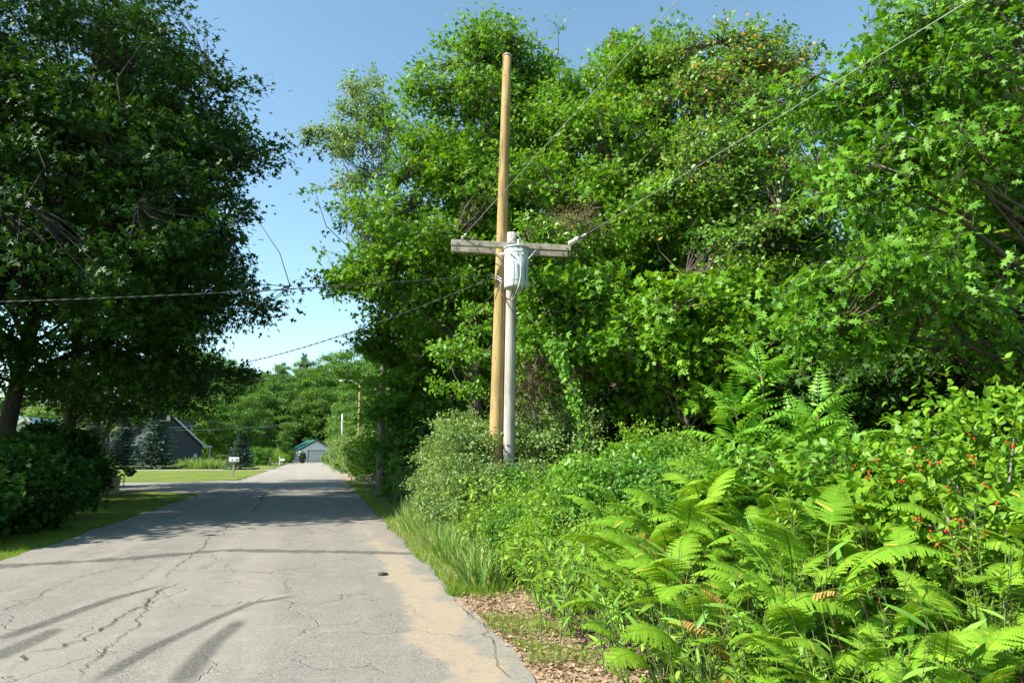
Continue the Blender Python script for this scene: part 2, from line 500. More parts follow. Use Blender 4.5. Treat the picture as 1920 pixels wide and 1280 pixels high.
def ribbon(name, pix, widths, mat, z, rough=0.0, sub=8, ends=True, seed=0):
    """a mark lying in the road along photo pixels; widths in metres"""
    rr = np.random.default_rng(seed + 17)
    pts = [G(*p) for p in pix]
    L, Wd = [], []
    for i in range(len(pts) - 1):
        for k in range(sub):
            t = k / sub
            L.append(pts[i].lerp(pts[i + 1], t)); Wd.append(widths[i] * (1 - t) + widths[i + 1] * t)
    L.append(pts[-1]); Wd.append(widths[-1])
    if rough:
        off = np.cumsum(rr.normal(0, rough, (len(L), 2)), 0)
        off -= np.linspace(0, 1, len(L))[:, None] * off[-1]
        off += rr.normal(0, rough * 0.6, off.shape)
        L = [p + Vector((o[0], o[1], 0)) for p, o in zip(L, off)]
        Wd = [w * rr.uniform(0.45, 1.45) for w in Wd]
    vs, fs, fade = [], [], []
    n = len(L)
    for i, p in enumerate(L):
        d = (L[min(i + 1, n - 1)] - L[max(i - 1, 0)]); d.z = 0; d.normalize()
        s = Vector((-d.y, d.x, 0))
        e = min(1.0, i / (0.12 * n + 1e-6), (n - 1 - i) / (0.12 * n + 1e-6)) if ends else 1.0
        for k, q in enumerate((-0.5, -0.25, 0.0, 0.25, 0.5)):
            vs.append(p + s * Wd[i] * q + Vector((0, 0, z)))
            fade.append(e * (0.0 if abs(q) > 0.4 else 0.55 if abs(q) > 0.2 else 0.9))
    for i in range(n - 1):
        for k in range(4):
            a = i * 5 + k
            fs.append((a, a + 1, a + 6, a + 5))
    mb = MB(); mb.add(vs, fs)
    me = mb.mesh(name, mat)
    at = me.attributes.new('fade', 'FLOAT', 'POINT')
    at.data.foreach_set('value', np.array(fade, np.float32))
    return link(name, me, road)
ribbon('tar_seam', [(-20, 1064), (120, 1056), (250, 1048), (420, 1033), (560, 1035), (660, 1036), (772, 1039)], [0.55, 0.52, 0.5, 0.48, 0.46, 0.42, 0.36], M['tar'], 0.016, 0.006, seed=1, ends=False)
ribbon('skid_mark', [(150, 1295), (280, 1220), (400, 1163), (470, 1133), (570, 1116)], [0.20, 0.19, 0.16, 0.15, 0.12], M['skid'], 0.018, seed=2)
ribbon('skid_mark', [(320, 1300), (400, 1207), (455, 1162)], [0.27, 0.25, 0.20], M['skid'], 0.020, seed=3)
ribbon('skid_mark', [(-30, 1210), (100, 1165), (210, 1124), (310, 1098)], [0.24, 0.24, 0.2, 0.12], M['skid'], 0.018, seed=4)
ribbon('skid_mark', [(-30, 1245), (60, 1204), (115, 1178)], [0.3, 0.28, 0.2], M['skid'], 0.018, seed=5)
ribbon('paint_spot', [(690, 1020), (718, 1022)], [0.22, 0.2], M['paint_y'], 0.017, seed=6)
cracks = [
    ([(140, 1285), (180, 1245), (225, 1210), (268, 1172), (272, 1150), (300, 1122), (322, 1092)], 0.030),
    ([(-10, 1275), (30, 1236), (75, 1218), (118, 1196), (180, 1165), (240, 1135), (300, 1103), (345, 1090)], 0.045),
    ([(-10, 1158), (70, 1118), (110, 1095), (160, 1080), (222, 1066), (255, 1060)], 0.022),
    ([(322, 1092), (330, 1068), (362, 1050), (382, 1030), (402, 1008), (430, 985), (462, 962)], 0.030),
    ([(330, 1068), (350, 1072), (470, 1074), (560, 1080), (700, 1086)], 0.018),
    ([(545, 1112), (538, 1096), (541, 1082)], 0.016),
    ([(205, 1110), (240, 1098), (275, 1080), (300, 1060)], 0.018),
    ([(462, 962), (485, 945), (500, 925), (520, 908)], 0.07),
    ([(100, 1160), (160, 1140), (210, 1128), (290, 1100)], 0.018),
    ([(320, 1092), (318, 1110), (330, 1130), (325, 1150)], 0.014),
    ([(170, 1060), (240, 1040), (330, 1012), (420, 1002), (520, 1000)], 0.02),
    ([(0, 1130), (60, 1128), (140, 1122)], 0.012),
    ([(395, 930), (430, 915), (470, 905)], 0.06), ([(560, 985), (640, 1000), (690, 1008)], 0.02),
    ([(860, 1130), (905, 1180), (930, 1215), (975, 1290)], 0.02), ([(895, 1165), (880, 1150), (850, 1118)], 0.02),
]
for i, (pp, w) in enumerate(cracks):
    ribbon('crack', pp, [w * 0.8] * len(pp), M['crack'], 0.022, 0.022 if w < 0.05 else 0.03, sub=9, seed=20 + i)
print('setting', round(time.time() - T0, 1))

# ================================================================== FOLIAGE TOOLS
def tri_fan(out):
    """outline points (x,y) around a midrib -> fan of triangles from the base point"""
    n = len(out)
    return [(0, i, i + 1) for i in range(1, n - 1)]
def leaf_tpl(kind):
    if kind == 'diamond':          # 2 triangles, folded on the midrib
        v = [(0, 0, 0), (0.30, 0.45, 0.06), (0, 1, -0.05), (-0.30, 0.45, 0.06)]
        t = [(0, 1, 2), (0, 2, 3)]
    elif kind == 'ovate':          # 6 triangles
        v = [(0, 0, 0), (0.26, 0.22, 0.05), (0.31, 0.5, 0.06), (0, 1, -0.10), (-0.31, 0.5, 0.06), (-0.26, 0.22, 0.05), (0, 0.5, -0.01)]
        t = [(0, 1, 6), (1, 2, 6), (2, 3, 6), (6, 3, 4), (6, 4, 5), (0, 6, 5)]
    elif kind == 'maple':          # five lobes
        v = [(0, 0, 0), (0.42, 0.02, -0.04), (0.22, 0.30, 0.03), (0.52, 0.55, -0.06), (0.17, 0.58, 0.03), (0, 1.0, -0.10),
             (-0.17, 0.58, 0.03), (-0.52, 0.55, -0.06), (-0.22, 0.30, 0.03), (-0.42, 0.02, -0.04)]
        t = [(0, 1, 2), (2, 3, 4), (0, 2, 4), (0, 4, 5), (0, 5, 6), (0, 6, 8), (6, 7, 8), (0, 8, 9)]
    elif kind == 'oak':            # pointed lobes, deep sinuses
        v = [(0, 0, 0), (0.20, 0.20, 0.0), (0.10, 0.34, 0.03), (0.40, 0.52, -0.03), (0.13, 0.58, 0.03), (0.30, 0.82, -0.04), (0.10, 0.80, 0.02), (0, 1.02, -0.10),
             (-0.10, 0.80, 0.02), (-0.30, 0.82, -0.04), (-0.13, 0.58, 0.03), (-0.40, 0.52, -0.03), (-0.10, 0.34, 0.03), (-0.20, 0.20, 0.0)]
        t = [(0, 1, 2), (2, 3, 4), (4, 5, 6), (0, 2, 12), (2, 4, 10), (2, 10, 12), (4, 6, 8), (4, 8, 10), (6, 7, 8), (0, 12, 13), (10, 11, 12), (8, 9, 10)]
    elif kind == 'oak6':           # the oak leaf seen from farther off
        v = [(0, 0, 0), (0.13, 0.42, 0.02), (0, 1.02, -0.10), (-0.13, 0.42, 0.02), (0.05, 0.22, 0), (0.38, 0.44, -0.03), (0.09, 0.52, 0.02), (0.06, 0.62, 0), (0.30, 0.84, -0.05), (0.04, 0.80, -0.02),
             (-0.05, 0.22, 0), (-0.38, 0.44, -0.03), (-0.09, 0.52, 0.02), (-0.06, 0.62, 0), (-0.30, 0.84, -0.05), (-0.04, 0.80, -0.02)]
        t = [(0, 1, 2), (0, 2, 3), (4, 5, 6), (7, 8, 9), (10, 12, 11), (13, 15, 14)]
    elif kind == 'maple5':
        v = [(0, 0, 0), (0.20, 0.45, 0.03), (0, 1.0, -0.10), (-0.20, 0.45, 0.03), (0.52, 0.60, -0.06), (-0.52, 0.60, -0.06), (0.10, 0.12, 0), (-0.10, 0.12, 0), (0.40, 0.10, -0.04), (-0.40, 0.10, -0.04)]
        t = [(0, 1, 2), (0, 2, 3), (6, 4, 1), (7, 3, 5), (0, 8, 1)]
    elif kind == 'ovate4':
        v = [(0, 0, 0), (0.28, 0.25, 0.05), (0.28, 0.6, 0.05), (0, 1, -0.08), (-0.28, 0.6, 0.05), (-0.28, 0.25, 0.05)]
        t = [(0, 1, 2), (0, 2, 3), (0, 3, 4), (0, 4, 5)]
    elif kind == 'lance':
        v = [(0, 0, 0), (0.10, 0.3, 0.02), (0.085, 0.62, -0.02), (0, 1, -0.16), (-0.085, 0.62, -0.02), (-0.10, 0.3, 0.02)]
        t = [(0, 1, 5), (1, 2, 4), (1, 4, 5), (2, 3, 4)]
    elif kind == 'blade':          # a bent grass blade
        v = [(-0.02, 0, 0), (0.02, 0, 0), (0.016, 0.55, 0.0), (-0.016, 0.55, 0.0), (0, 1, -0.18)]
        t = [(0, 1, 2), (0, 2, 3), (3, 2, 4)]
    elif kind == 'cordate':        # broad heart-shaped leaf, 10 triangles
        v = [(0, 0, 0), (0.22, 0.02, 0.04), (0.36, 0.22, 0.07), (0.36, 0.45, 0.06), (0.20, 0.75, 0.02), (0, 1.05, -0.14),
             (-0.20, 0.75, 0.02), (-0.36, 0.45, 0.06), (-0.36, 0.22, 0.07), (-0.22, 0.02, 0.04), (0, 0.4, -0.01)]
        t = [(10, 0, 1), (10, 1, 2), (10, 2, 3), (10, 3, 4), (10, 4, 5), (10, 5, 6), (10, 6, 7), (10, 7, 8), (10, 8, 9), (10, 9, 0)]
    elif kind == 'needle':
        v = [(0, 0, 0), (0.16, 0.35, 0.02), (0, 1, 0), (-0.16, 0.35, 0.02)]
        t = [(0, 1, 2), (0, 2, 3)]
    v = np.array(v, np.float64)
    if kind == 'oak': v[:, 0] *= 0.82
    return v, np.array(t, np.int32)
TPL = {k: leaf_tpl(k) for k in ('diamond', 'ovate', 'maple', 'oak', 'lance', 'needle', 'blade', 'cordate', 'oak6', 'maple5', 'ovate4')}

def unit(a):
    return a / np.maximum(np.linalg.norm(a, axis=-1, keepdims=True), 1e-9)
def frames(axis, nrm):
    y = unit(axis)
    n = nrm - (nrm * y).sum(-1, keepdims=True) * y
    n = unit(n)
    x = np.cross(y, n)
    return x, y, n
def leaves(pos, axis, nrm, size, tint, tpl):
    v, t = TPL[tpl]
    x, y, n = frames(axis, nrm)
    s = size[:, None, None]
    V = pos[:, None, :] + s * (x[:, None, :] * v[None, :, 0:1] + y[:, None, :] * v[None, :, 1:2] + n[:, None, :] * v[None, :, 2:3])
    N, k = len(pos), len(v)
    Tt = (t[None] + (np.arange(N) * k)[:, None, None]).reshape(-1, 3)
    return V.reshape(-1, 3), Tt, np.repeat(tint, len(t))
def rdir(rng, n):
    return unit(rng.normal(size=(n, 3)))

def clump_points(rng, blobs, n, shell=0.42, keep=0.12, bough=0.0, per=7):
    if bough > 0:                     # clumps gather on boughs, with gaps between them
        c, d = clump_points(rng, blobs, max(1, n // per), shell, keep)
        i = np.arange(n) % len(c)
        o = rng.normal(size=(n, 3)) * bough * np.array([1, 1, 0.38])
        return c[i] + o, d[i]
    B = np.array(blobs, float)
    w = (B[:, 3] * B[:, 5]) ** 0.9
    w /= w.sum()
    out, dirs = [], []
    got = 0
    while got < n:
        m = n * 2
        i = rng.choice(len(B), m, p=w)
        d = rdir(rng, m)
        rad = 1 - shell * rng.random(m) ** 1.6
        p = B[i, :3] + d * B[i, 3:6] * rad[:, None]
        q = (p[:, None, :] - B[None, :, :3]) / B[None, :, 3:6]
        inner = (np.linalg.norm(q, axis=2) < 0.62).any(1)
        ok = (~inner) | (rng.random(m) < keep)
        out.append(p[ok]); dirs.append(d[ok]); got += ok.sum()
    return np.concatenate(out)[:n], np.concatenate(dirs)[:n]

def crown_cloud(rng, blobs, nclump, nleaf, tpl, size, twig=0.8, ntwig=5, flat=0.5, up=0.6, outw=0.8, rnd=0.6, droop=0.25, shell=0.42, keep=0.12, zmin=None, accent=None, bough=0.0, per=10, wood=None):
    c, d = clump_points(rng, blobs, nclump, shell, keep, bough, per)
    if zmin is not None:
        k = c[:, 2] > zmin
        c, d = c[k], d[k]
    C = len(c)
    L = max(1, nleaf // ntwig)
    td = d[:, None, :] * 0.75 + rng.normal(size=(C, ntwig, 3)) * 0.75
    td[..., 2] *= flat
    td = unit(td)
    tl = twig * rng.uniform(0.45, 1.25, (C, ntwig, 1, 1))
    t = (np.arange(L)[None, None, :, None] + rng.random((C, ntwig, L, 1))) / L
    pos = c[:, None, None, :] + td[:, :, None, :] * tl * (t - 0.25) + rng.normal(size=(C, ntwig, L, 3)) * (size * 0.8) * np.array([1, 1, 0.6])
    pos[..., 2] -= droop * (t[..., 0] ** 2) * tl[..., 0] * 0.5
    n = C * ntwig * L
    axis = td[:, :, None, :] + rng.normal(size=(C, ntwig, L, 3)) * 0.75
    axis[..., 2] -= droop
    nrm = np.zeros((C, ntwig, L, 3)); nrm[..., 2] = up
    nrm += d[:, None, None, :] * outw + rng.normal(size=nrm.shape) * rnd
    ct = rng.random((C, 1, 1))
    tint = np.clip(0.45 * ct + 0.40 * rng.random((C, ntwig, L)), 0, 0.86)
    tint = np.where(rng.random((C, ntwig, L)) < 0.012, 0.97, tint)
    if accent is not None:
        a = accent(c)[:, None, None]
        tint = np.where(rng.random((C, ntwig, L)) < a, 0.99, tint)
    sz = size * rng.uniform(0.5, 1.3, n)
    if wood is not None:               # the twigs that carry the leaves
        a = c[:, None, :] - td * tl[:, :, 0] * 0.28
        b = c[:, None, :] + td * tl[:, :, 0] * 0.75
        b[..., 2] -= droop * 0.35 * tl[:, :, 0, 0]
        wood.append((a.reshape(-1, 3), b.reshape(-1, 3)))
    V, Tt, ti = leaves(pos.reshape(-1, 3), axis.reshape(-1, 3), nrm.reshape(-1, 3), sz, tint.reshape(-1), tpl)
    return V, Tt, ti, c, d

def limbs(mb, rng, trunk_pts, trunk_r, clumps, nlimb, twigs=True, rmin=0.012):
    """trunk, main limbs and the branches that carry the leaf clumps"""
    tp = [Vector(p) for p in trunk_pts]
    n = len(tp)
    mb.tube(tp, [trunk_r * (1 - 0.82 * i / (n - 1)) * (1.35 if i == 0 else 1) for i in range(n)], 9, wob=0.10, rng=rng)
    z0, z1 = tp[0].z, tp[-1].z
    def on_trunk(z):
        for a, b in zip(tp[:-1], tp[1:]):
            if z <= b.z: return a.lerp(b, max(0.0, (z - a.z) / max(1e-6, b.z - a.z)))
        return tp[-1].copy()
    idx = rng.choice(len(clumps), min(nlimb, len(clumps)), replace=False)
    paths = []
    for i in idx:
        e = Vector(clumps[i])
        zs = z0 + (z1 - z0) * min(0.97, max(0.22, ((e.z - z0) / (z1 - z0)) * rng.uniform(0.55, 0.85)))
        s = on_trunk(zs)
        mid = s.lerp(e, 0.5) + Vector((rng.normal() * 0.25, rng.normal() * 0.25, (e - s).length * rng.uniform(0.02, 0.16)))
        q1 = s.lerp(mid, 0.5) + Vector(rng.normal(size=3) * 0.08)
        q2 = mid.lerp(e, 0.5) + Vector(rng.normal(size=3) * 0.10)
        r0 = trunk_r * rng.uniform(0.16, 0.34) * (1 - 0.5 * (zs - z0) / (z1 - z0))
        pts = [s, q1, mid, q2, e]
        mb.tube(pts, [max(rmin, r0 * k) for k in (1, 0.8, 0.6, 0.4, 0.15)], 5, cap=False)
        paths.append(np.array([list(p) for p in (q1, mid, q2, e)]))
    if twigs and paths:
        A = np.concatenate(paths)
        for c in clumps:
            k = np.argmin(((A - c) ** 2).sum(1) + 2.0 * np.maximum(0, A[:, 2] - c[2]) ** 2)
            s, e = Vector(A[k]), Vector(c)
            if (e - s).length < 0.15: continue
            m = s.lerp(e, 0.5) + Vector(rng.normal(size=3) * 0.08 * (e - s).length)
            mb.tube([s, m, e], [rmin * 1.6, rmin * 1.2, rmin * 0.6], 3, cap=False)

def blobs_px(base, specs):
    """(px, py, fwd, rx px, ry px[, depth m]) -> ellipsoids relative to base"""
    out = []
    for s in specs:
        p = P(s[0], s[1], s[2])
        k = s[2] / FPX
        rx, rz = s[3] * k, s[4] * k
        rd = s[5] if len(s) > 5 else rx
        c = p - base
        out.append((c.x, c.y, c.z, rx, rd, rz))
    return out

def twig_mesh(name, a, b, r, mat):
    n = len(a)
    d = unit(b - a)
    x = unit(np.cross(d, np.array([0.31, 0.2, 0.93])))
    y = np.cross(d, x)
    V = np.zeros((n, 6, 3))
    for k in range(3):
        t = 2 * math.pi * k / 3
        o = x * math.cos(t) + y * math.sin(t)
        V[:, k] = a + o * r
        V[:, 3 + k] = b + o * r * 0.4
    t = np.array([(0, 1, 4), (0, 4, 3), (1, 2, 5), (1, 5, 4), (2, 0, 3), (2, 3, 5)])
    T = (t[None] + (np.arange(n) * 6)[:, None, None]).reshape(-1, 3)
    return np_mesh(name, V.reshape(-1, 3), T, np.zeros(len(T)), mat)
def make_tree(name, label, base, blobs, trunk, trunk_r, mat, seed, nclump, nleaf, tpl, size, bark=None, cat='tree', group=None, nlimb=24, twigs=True, rmin=0.012, crown_name='crown', **kw):
    rng = np.random.default_rng(seed)
    root = empty(name, base, 0, label, cat, group)
    wood = []
    V, Tt, ti, c, d = crown_cloud(rng, blobs, nclump, nleaf, tpl, size, wood=wood, **kw)
    link(crown_name, np_mesh(crown_name, V, Tt, ti, mat), root)
    if 0.1 < size < 0.25: link('twigs', twig_mesh('twigs', wood[0][0][::2], wood[0][1][::2], 0.003 + 0.014 * size, bark or M['bark']), root)
    mb = MB()
    limbs(mb, rng, trunk, trunk_r, c, nlimb, twigs, rmin)
    mb.build('trunk', bark or M['bark'], root)
    return root

# ================================================================== TREES
# -- the big oak left of the road, and the maple behind it
b0 = base_at(-8, 21.5)
oak_specs = [(60, 90, 21, 240, 170), (290, 110, 20.5, 100, 110), (330, 230, 20.5, 130, 110), (130, 330, 19.5, 240, 150), (400, 260, 20.5, 85, 70),
             (330, 400, 19.5, 130, 110), (440, 445, 20, 100, 45), (520, 450, 20, 38, 26), (90, 560, 20, 250, 130), (330, 540, 20, 125, 90),
             (300, 630, 20.5, 120, 50), (400, 600, 20, 60, 60), (-60, 300, 20, 220, 300), (420, 330, 20, 60, 60), (150, 680, 21, 180, 60), (395, 500, 20, 75, 45), (-200, 400, 20, 150, 200), (60, 250, 17.5, 170, 130), (150, 480, 17.2, 190, 120), (280, 330, 24, 170, 150), (300, 520, 24, 160, 110), (100, 120, 24.5, 250, 170), (190, 715, 20.5, 130, 35), (60, 690, 22, 140, 40)]
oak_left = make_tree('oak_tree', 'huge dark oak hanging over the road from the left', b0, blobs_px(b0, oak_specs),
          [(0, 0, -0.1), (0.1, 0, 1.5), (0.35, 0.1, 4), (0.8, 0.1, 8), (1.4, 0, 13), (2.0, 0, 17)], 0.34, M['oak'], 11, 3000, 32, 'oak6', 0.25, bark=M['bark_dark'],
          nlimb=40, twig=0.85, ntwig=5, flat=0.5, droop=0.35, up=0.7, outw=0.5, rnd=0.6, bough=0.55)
# unseen foliage added out of frame, shaped to shade hedge, oak and road
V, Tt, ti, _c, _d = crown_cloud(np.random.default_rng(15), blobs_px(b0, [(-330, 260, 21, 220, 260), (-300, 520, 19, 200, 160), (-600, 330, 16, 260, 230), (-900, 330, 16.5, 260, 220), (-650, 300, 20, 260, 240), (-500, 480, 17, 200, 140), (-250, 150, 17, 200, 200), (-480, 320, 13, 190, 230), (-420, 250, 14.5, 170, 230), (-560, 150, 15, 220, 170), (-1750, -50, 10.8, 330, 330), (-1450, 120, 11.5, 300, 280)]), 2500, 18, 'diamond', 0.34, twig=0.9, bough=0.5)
link('added_shade_crown', np_mesh('added_shade_crown', V, Tt, ti, M['oak']), oak_left)
b1 = base_at(120, 30.5)
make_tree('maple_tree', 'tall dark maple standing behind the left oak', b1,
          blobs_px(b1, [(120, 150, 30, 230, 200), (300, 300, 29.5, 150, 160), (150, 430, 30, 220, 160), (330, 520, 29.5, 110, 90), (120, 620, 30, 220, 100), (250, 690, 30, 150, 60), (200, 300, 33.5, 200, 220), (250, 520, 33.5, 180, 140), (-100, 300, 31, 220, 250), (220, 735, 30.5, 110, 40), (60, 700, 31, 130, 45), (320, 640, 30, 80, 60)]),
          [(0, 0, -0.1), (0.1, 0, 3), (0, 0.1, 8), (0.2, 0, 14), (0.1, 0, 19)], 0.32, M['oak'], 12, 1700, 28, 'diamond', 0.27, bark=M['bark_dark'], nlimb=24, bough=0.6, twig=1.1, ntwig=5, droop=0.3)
# low hanging fringe of a smaller tree left of the road
b2 = base_at(175, 34)
make_tree('apple_tree', 'dark small tree with hanging leafy tips before the hill', b2,
          blobs_px(b2, [(300, 715, 34, 70, 35), (400, 712, 33.5, 60, 24), (240, 740, 34, 70, 50), (345, 745, 34, 55, 28), (455, 700, 33.5, 26, 12), (180, 730, 34.5, 90, 60)]),
          [(0, 0, -0.05), (0.2, 0, 1.5), (0.6, 0, 3.2), (1.6, -0.3, 5.2)], 0.16, M['oak'], 13, 460, 24, 'ovate4', 0.16, nlimb=14, twig=0.8, ntwig=4)

# -- right of the road: maples, hornbeam, oak, birch
b3 = base_at(905, 20.5)
make_tree('maple_tree', 'tall bright maple rising directly behind the utility poles', b3,
          blobs_px(b3, [(925, 130, 20.5, 80, 75), (985, 170, 20.5, 45, 55), (850, 165, 20, 62, 75), (870, 240, 20, 105, 90), (975, 260, 20.5, 75, 110), (800, 330, 19.5, 75, 80),
                        (760, 420, 19.5, 110, 75), (690, 470, 19.5, 45, 45), (880, 400, 19, 110, 100), (790, 520, 20, 130, 70), (720, 545, 20, 55, 30), (940, 500, 20.5, 90, 90), (850, 600, 21, 90, 45)]),
          [(0, 0, -0.1), (-0.2, 0, 3), (-0.3, 0.1, 7), (0, 0, 11), (0.2, 0, 15)], 0.26, M['maple'], 21, 1700, 32, 'maple5', 0.16, bough=0.5, nlimb=34, twig=0.8, ntwig=5, droop=0.2)
b4 = base_at(1150, 19)
make_tree('maple_tree', 'broad maple with yellowish crown right of the pole top', b4,
          blobs_px(b4, [(1180, 125, 19, 70, 60), (1120, 190, 19, 75, 75), (1060, 240, 19, 60, 70), (1230, 180, 18.5, 95, 90), (1140, 300, 18, 115, 90), (1050, 350, 18, 65, 70), (1180, 420, 17.5, 120, 80), (1100, 500, 17.5, 90, 60), (1230, 520, 17.5, 90, 70)]),
          [(0, 0, -0.1), (0.1, 0, 3), (0.2, 0.1, 7), (0, 0, 11), (0.3, 0, 14)], 0.24, M['maple'], 22, 1300, 34, 'maple5', 0.15, bough=0.45, nlimb=28, twig=0.75, ntwig=5, droop=0.2)
b5 = base_at(1330, 17.5)
def orange_top(c):
    return 0.26 * np.exp(-((c[:, 2] - 11.2) / 0.8) ** 2) * (c[:, 0] > -1.5) + 0.22 * np.exp(-((c[:, 2] - 8.7) / 0.7) ** 2) * (c[:, 0] > 0.3) + 0.01
make_tree('hornbeam_tree', 'grey green small-leaved tree with rusty tips', b5,
          blobs_px(b5, [(1300, 120, 17.5, 75, 55), (1375, 125, 17.5, 70, 60), (1430, 170, 17.5, 60, 65), (1330, 220, 17, 120, 100), (1470, 260, 17, 60, 70), (1400, 330, 16.5, 120, 100), (1290, 350, 16.5, 90, 90), (1470, 430, 16, 90, 90), (1340, 470, 16, 110, 80), (1440, 540, 15.5, 80, 60)]),
          [(0, 0, -0.1), (0.1, 0, 3), (0.0, 0.1, 7), (0.1, 0, 10), (0.1, 0, 13)], 0.22, M['maple2'], 23, 1600, 34, 'ovate4', 0.12, bough=0.4, nlimb=26, twig=0.7, ntwig=5, droop=0.35, up=0.5, outw=0.8, rnd=0.7, accent=orange_top)
b6 = base_at(2040, 9.8)
make_tree('oak_tree', 'near oak with big lobed leaves at the right edge', b6,
          blobs_px(b6, [(1880, 40, 9.6, 190, 110), (1720, 60, 9.3, 90, 70), (1690, 150, 9.1, 95, 75), (1600, 200, 9.2, 75, 55), (1640, 330, 8.9, 85, 75), (1780, 230, 8.8, 110, 80), (1680, 450, 8.6, 90, 70),
                        (1600, 500, 8.8, 60, 50), (1760, 560, 9.0, 100, 55), (1880, 640, 10.2, 110, 80), (1950, 250, 10.5, 130, 200), (1880, 450, 10.8, 90, 90), (1560, 640, 9.4, 60, 40), (1840, 140, 8.6, 90, 60), (1580, 580, 9.0, 60, 50), (1650, 620, 9.2, 80, 45), (1540, 540, 9.6, 40, 40)]),
          [(0, 0, -0.1), (0.1, 0, 2), (0.1, 0.1, 4), (-0.1, 0, 7), (0.1, 0, 9)], 0.24, M['oak_r'], 24, 1000, 25, 'oak', 0.165, bough=0.32, nlimb=30, twig=0.62, ntwig=5, droop=0.4, up=0.5, outw=0.7, rnd=0.6)
b7 = base_at(715, 27)
make_tree('birch_tree', 'slim airy birch with pale leaves against the sky', b7,
          blobs_px(b7, [(690, 190, 27, 32, 55), (660, 240, 27, 36, 45), (612, 265, 27, 40, 28), (590, 245, 27, 20, 14), (690, 300, 27, 42, 60), (715, 235, 27, 28, 60), (655, 350, 27, 30, 34), (690, 400, 27, 40, 50), (640, 290, 27, 24, 20)]),
          [(0, 0, -0.1), (-0.05, 0, 4), (0.1, 0, 8), (-0.1, 0, 12), (-0.2, 0, 15.8)], 0.15, M['birch'], 25, 520, 26, 'ovate4', 0.115, bark=M['bark_pale'], bough=0.3, nlimb=22, twig=0.7, ntwig=4, droop=0.55, flat=0.8, up=0.4, outw=0.7, rnd=0.8)
def oak_sprays():
    root = [o for o in COL.objects if o.name.startswith('oak_tree') and o.get('label', '').startswith('near oak')][0]
    rng = np.random.default_rng(99)
    bl = blobs_px(b6, [(1640, 330, 8.5, 80, 70), (1690, 460, 8.2, 80, 60), (1600, 200, 8.9, 75, 50), (1700, 150, 8.7, 90, 60), (1780, 240, 8.4, 90, 60), (1600, 510, 8.5, 50, 40), (1560, 180, 9.0, 40, 25), (1850, 130, 8.2, 80, 50)])
    c, d = clump_points(rng, bl, 30, 0.4, 0.3)
    K = 10
    td = unit(d * 0.6 + rng.normal(size=d.shape) * 0.6 + np.array([-0.3, -0.3, 0.0]))
    t = (np.arange(K)[None, :, None] + 0.5) / K
    pos = (c[:, None] + td[:, None] * t * 0.55 + rng.normal(size=(30, K, 3)) * 0.05).reshape(-1, 3)
    ax = (td[:, None] + rng.normal(size=(30, K, 3)) * 0.7 + np.array([0, 0, -0.35])).reshape(-1, 3)
    nr = (rng.normal(size=(30, K, 3)) * 0.5 + np.array([-0.25, -0.35, 0.8])).reshape(-1, 3)
    leaf_objects(root, pos, ax, nr, rng.uniform(0.11, 0.18, len(pos)), 'oak', M['oak_r'])
    mb = MB()
    for a, b in zip(c, c + td * 0.5):
        mb.tube([a - (b - a) * 0.4, a, b], [0.008, 0.006, 0.003], 4, cap=False)
    mb.build('twig', M['bark'], root)
# shaded and half lit edge trees along the right of the road
edge_specs = [
    ('maple_tree', 'bright lower maple catching sun beside the sawn limb', 800, 25, [(790, 660, 25, 75, 45), (750, 680, 25, 50, 45), (850, 650, 24.5, 60, 55), (730, 640, 25.5, 35, 35), (830, 730, 24, 90, 60)], 'maple', 'maple5', 0.16, 31, 520, 30),
    ('young_maple', 'shaded young maple overhanging the road edge', 770, 24, [(790, 755, 24, 75, 55), (815, 830, 23, 75, 65), (765, 815, 25, 45, 55), (850, 760, 23, 60, 70), (800, 900, 22.5, 50, 45)], 'oak_r', 'maple5', 0.18, 32, 620, 30),
    ('young_maple', 'young maple between the grey pole and the dark gap', 1110, 15.5, [(1080, 560, 15.5, 75, 55), (1130, 640, 15.3, 85, 55), (1040, 620, 15.8, 55, 60), (1190, 600, 15, 75, 55)], 'maple', 'maple', 0.15, 33, 420, 28),
    ('young_maple', 'layered maple sapling above the dark hollow', 1290, 14.2, [(1270, 600, 14.2, 90, 60), (1360, 590, 14, 80, 60), (1220, 660, 14.4, 70, 45), (1330, 680, 14.4, 85, 40), (1420, 640, 13.6, 70, 55), (1270, 740, 14.8, 80, 35)], 'maple', 'maple', 0.15, 34, 560, 26),
    ('young_oak', 'shady oak sapling behind the berry bush', 1760, 11.8, [(1700, 660, 12, 120, 60), (1840, 640, 12, 110, 70), (1760, 740, 12.2, 120, 45), (1640, 720, 12.2, 70, 50)], 'oak', 'maple5', 0.16, 35, 520, 26),
]
for nm, lb, px, fw, sp, mt, tp, sz, sd, nc, nl in edge_specs:
    bb = base_at(px, fw)
    bl = blobs_px(bb, sp)
    top = max(b[2] + 0.6 * b[5] for b in bl)
    make_tree(nm, lb, bb, bl, [(0, 0, -0.05), (0.05, 0, top * 0.3), (-0.05, 0.05, top * 0.65), (0.05, 0, top)], 0.05 + 0.012 * top, M[mt], sd, nc, nl, tp, sz, nlimb=16, twig=0.55, ntwig=5, droop=0.2, flat=0.35, bough=0.38)
print('trees', round(time.time() - T0, 1))

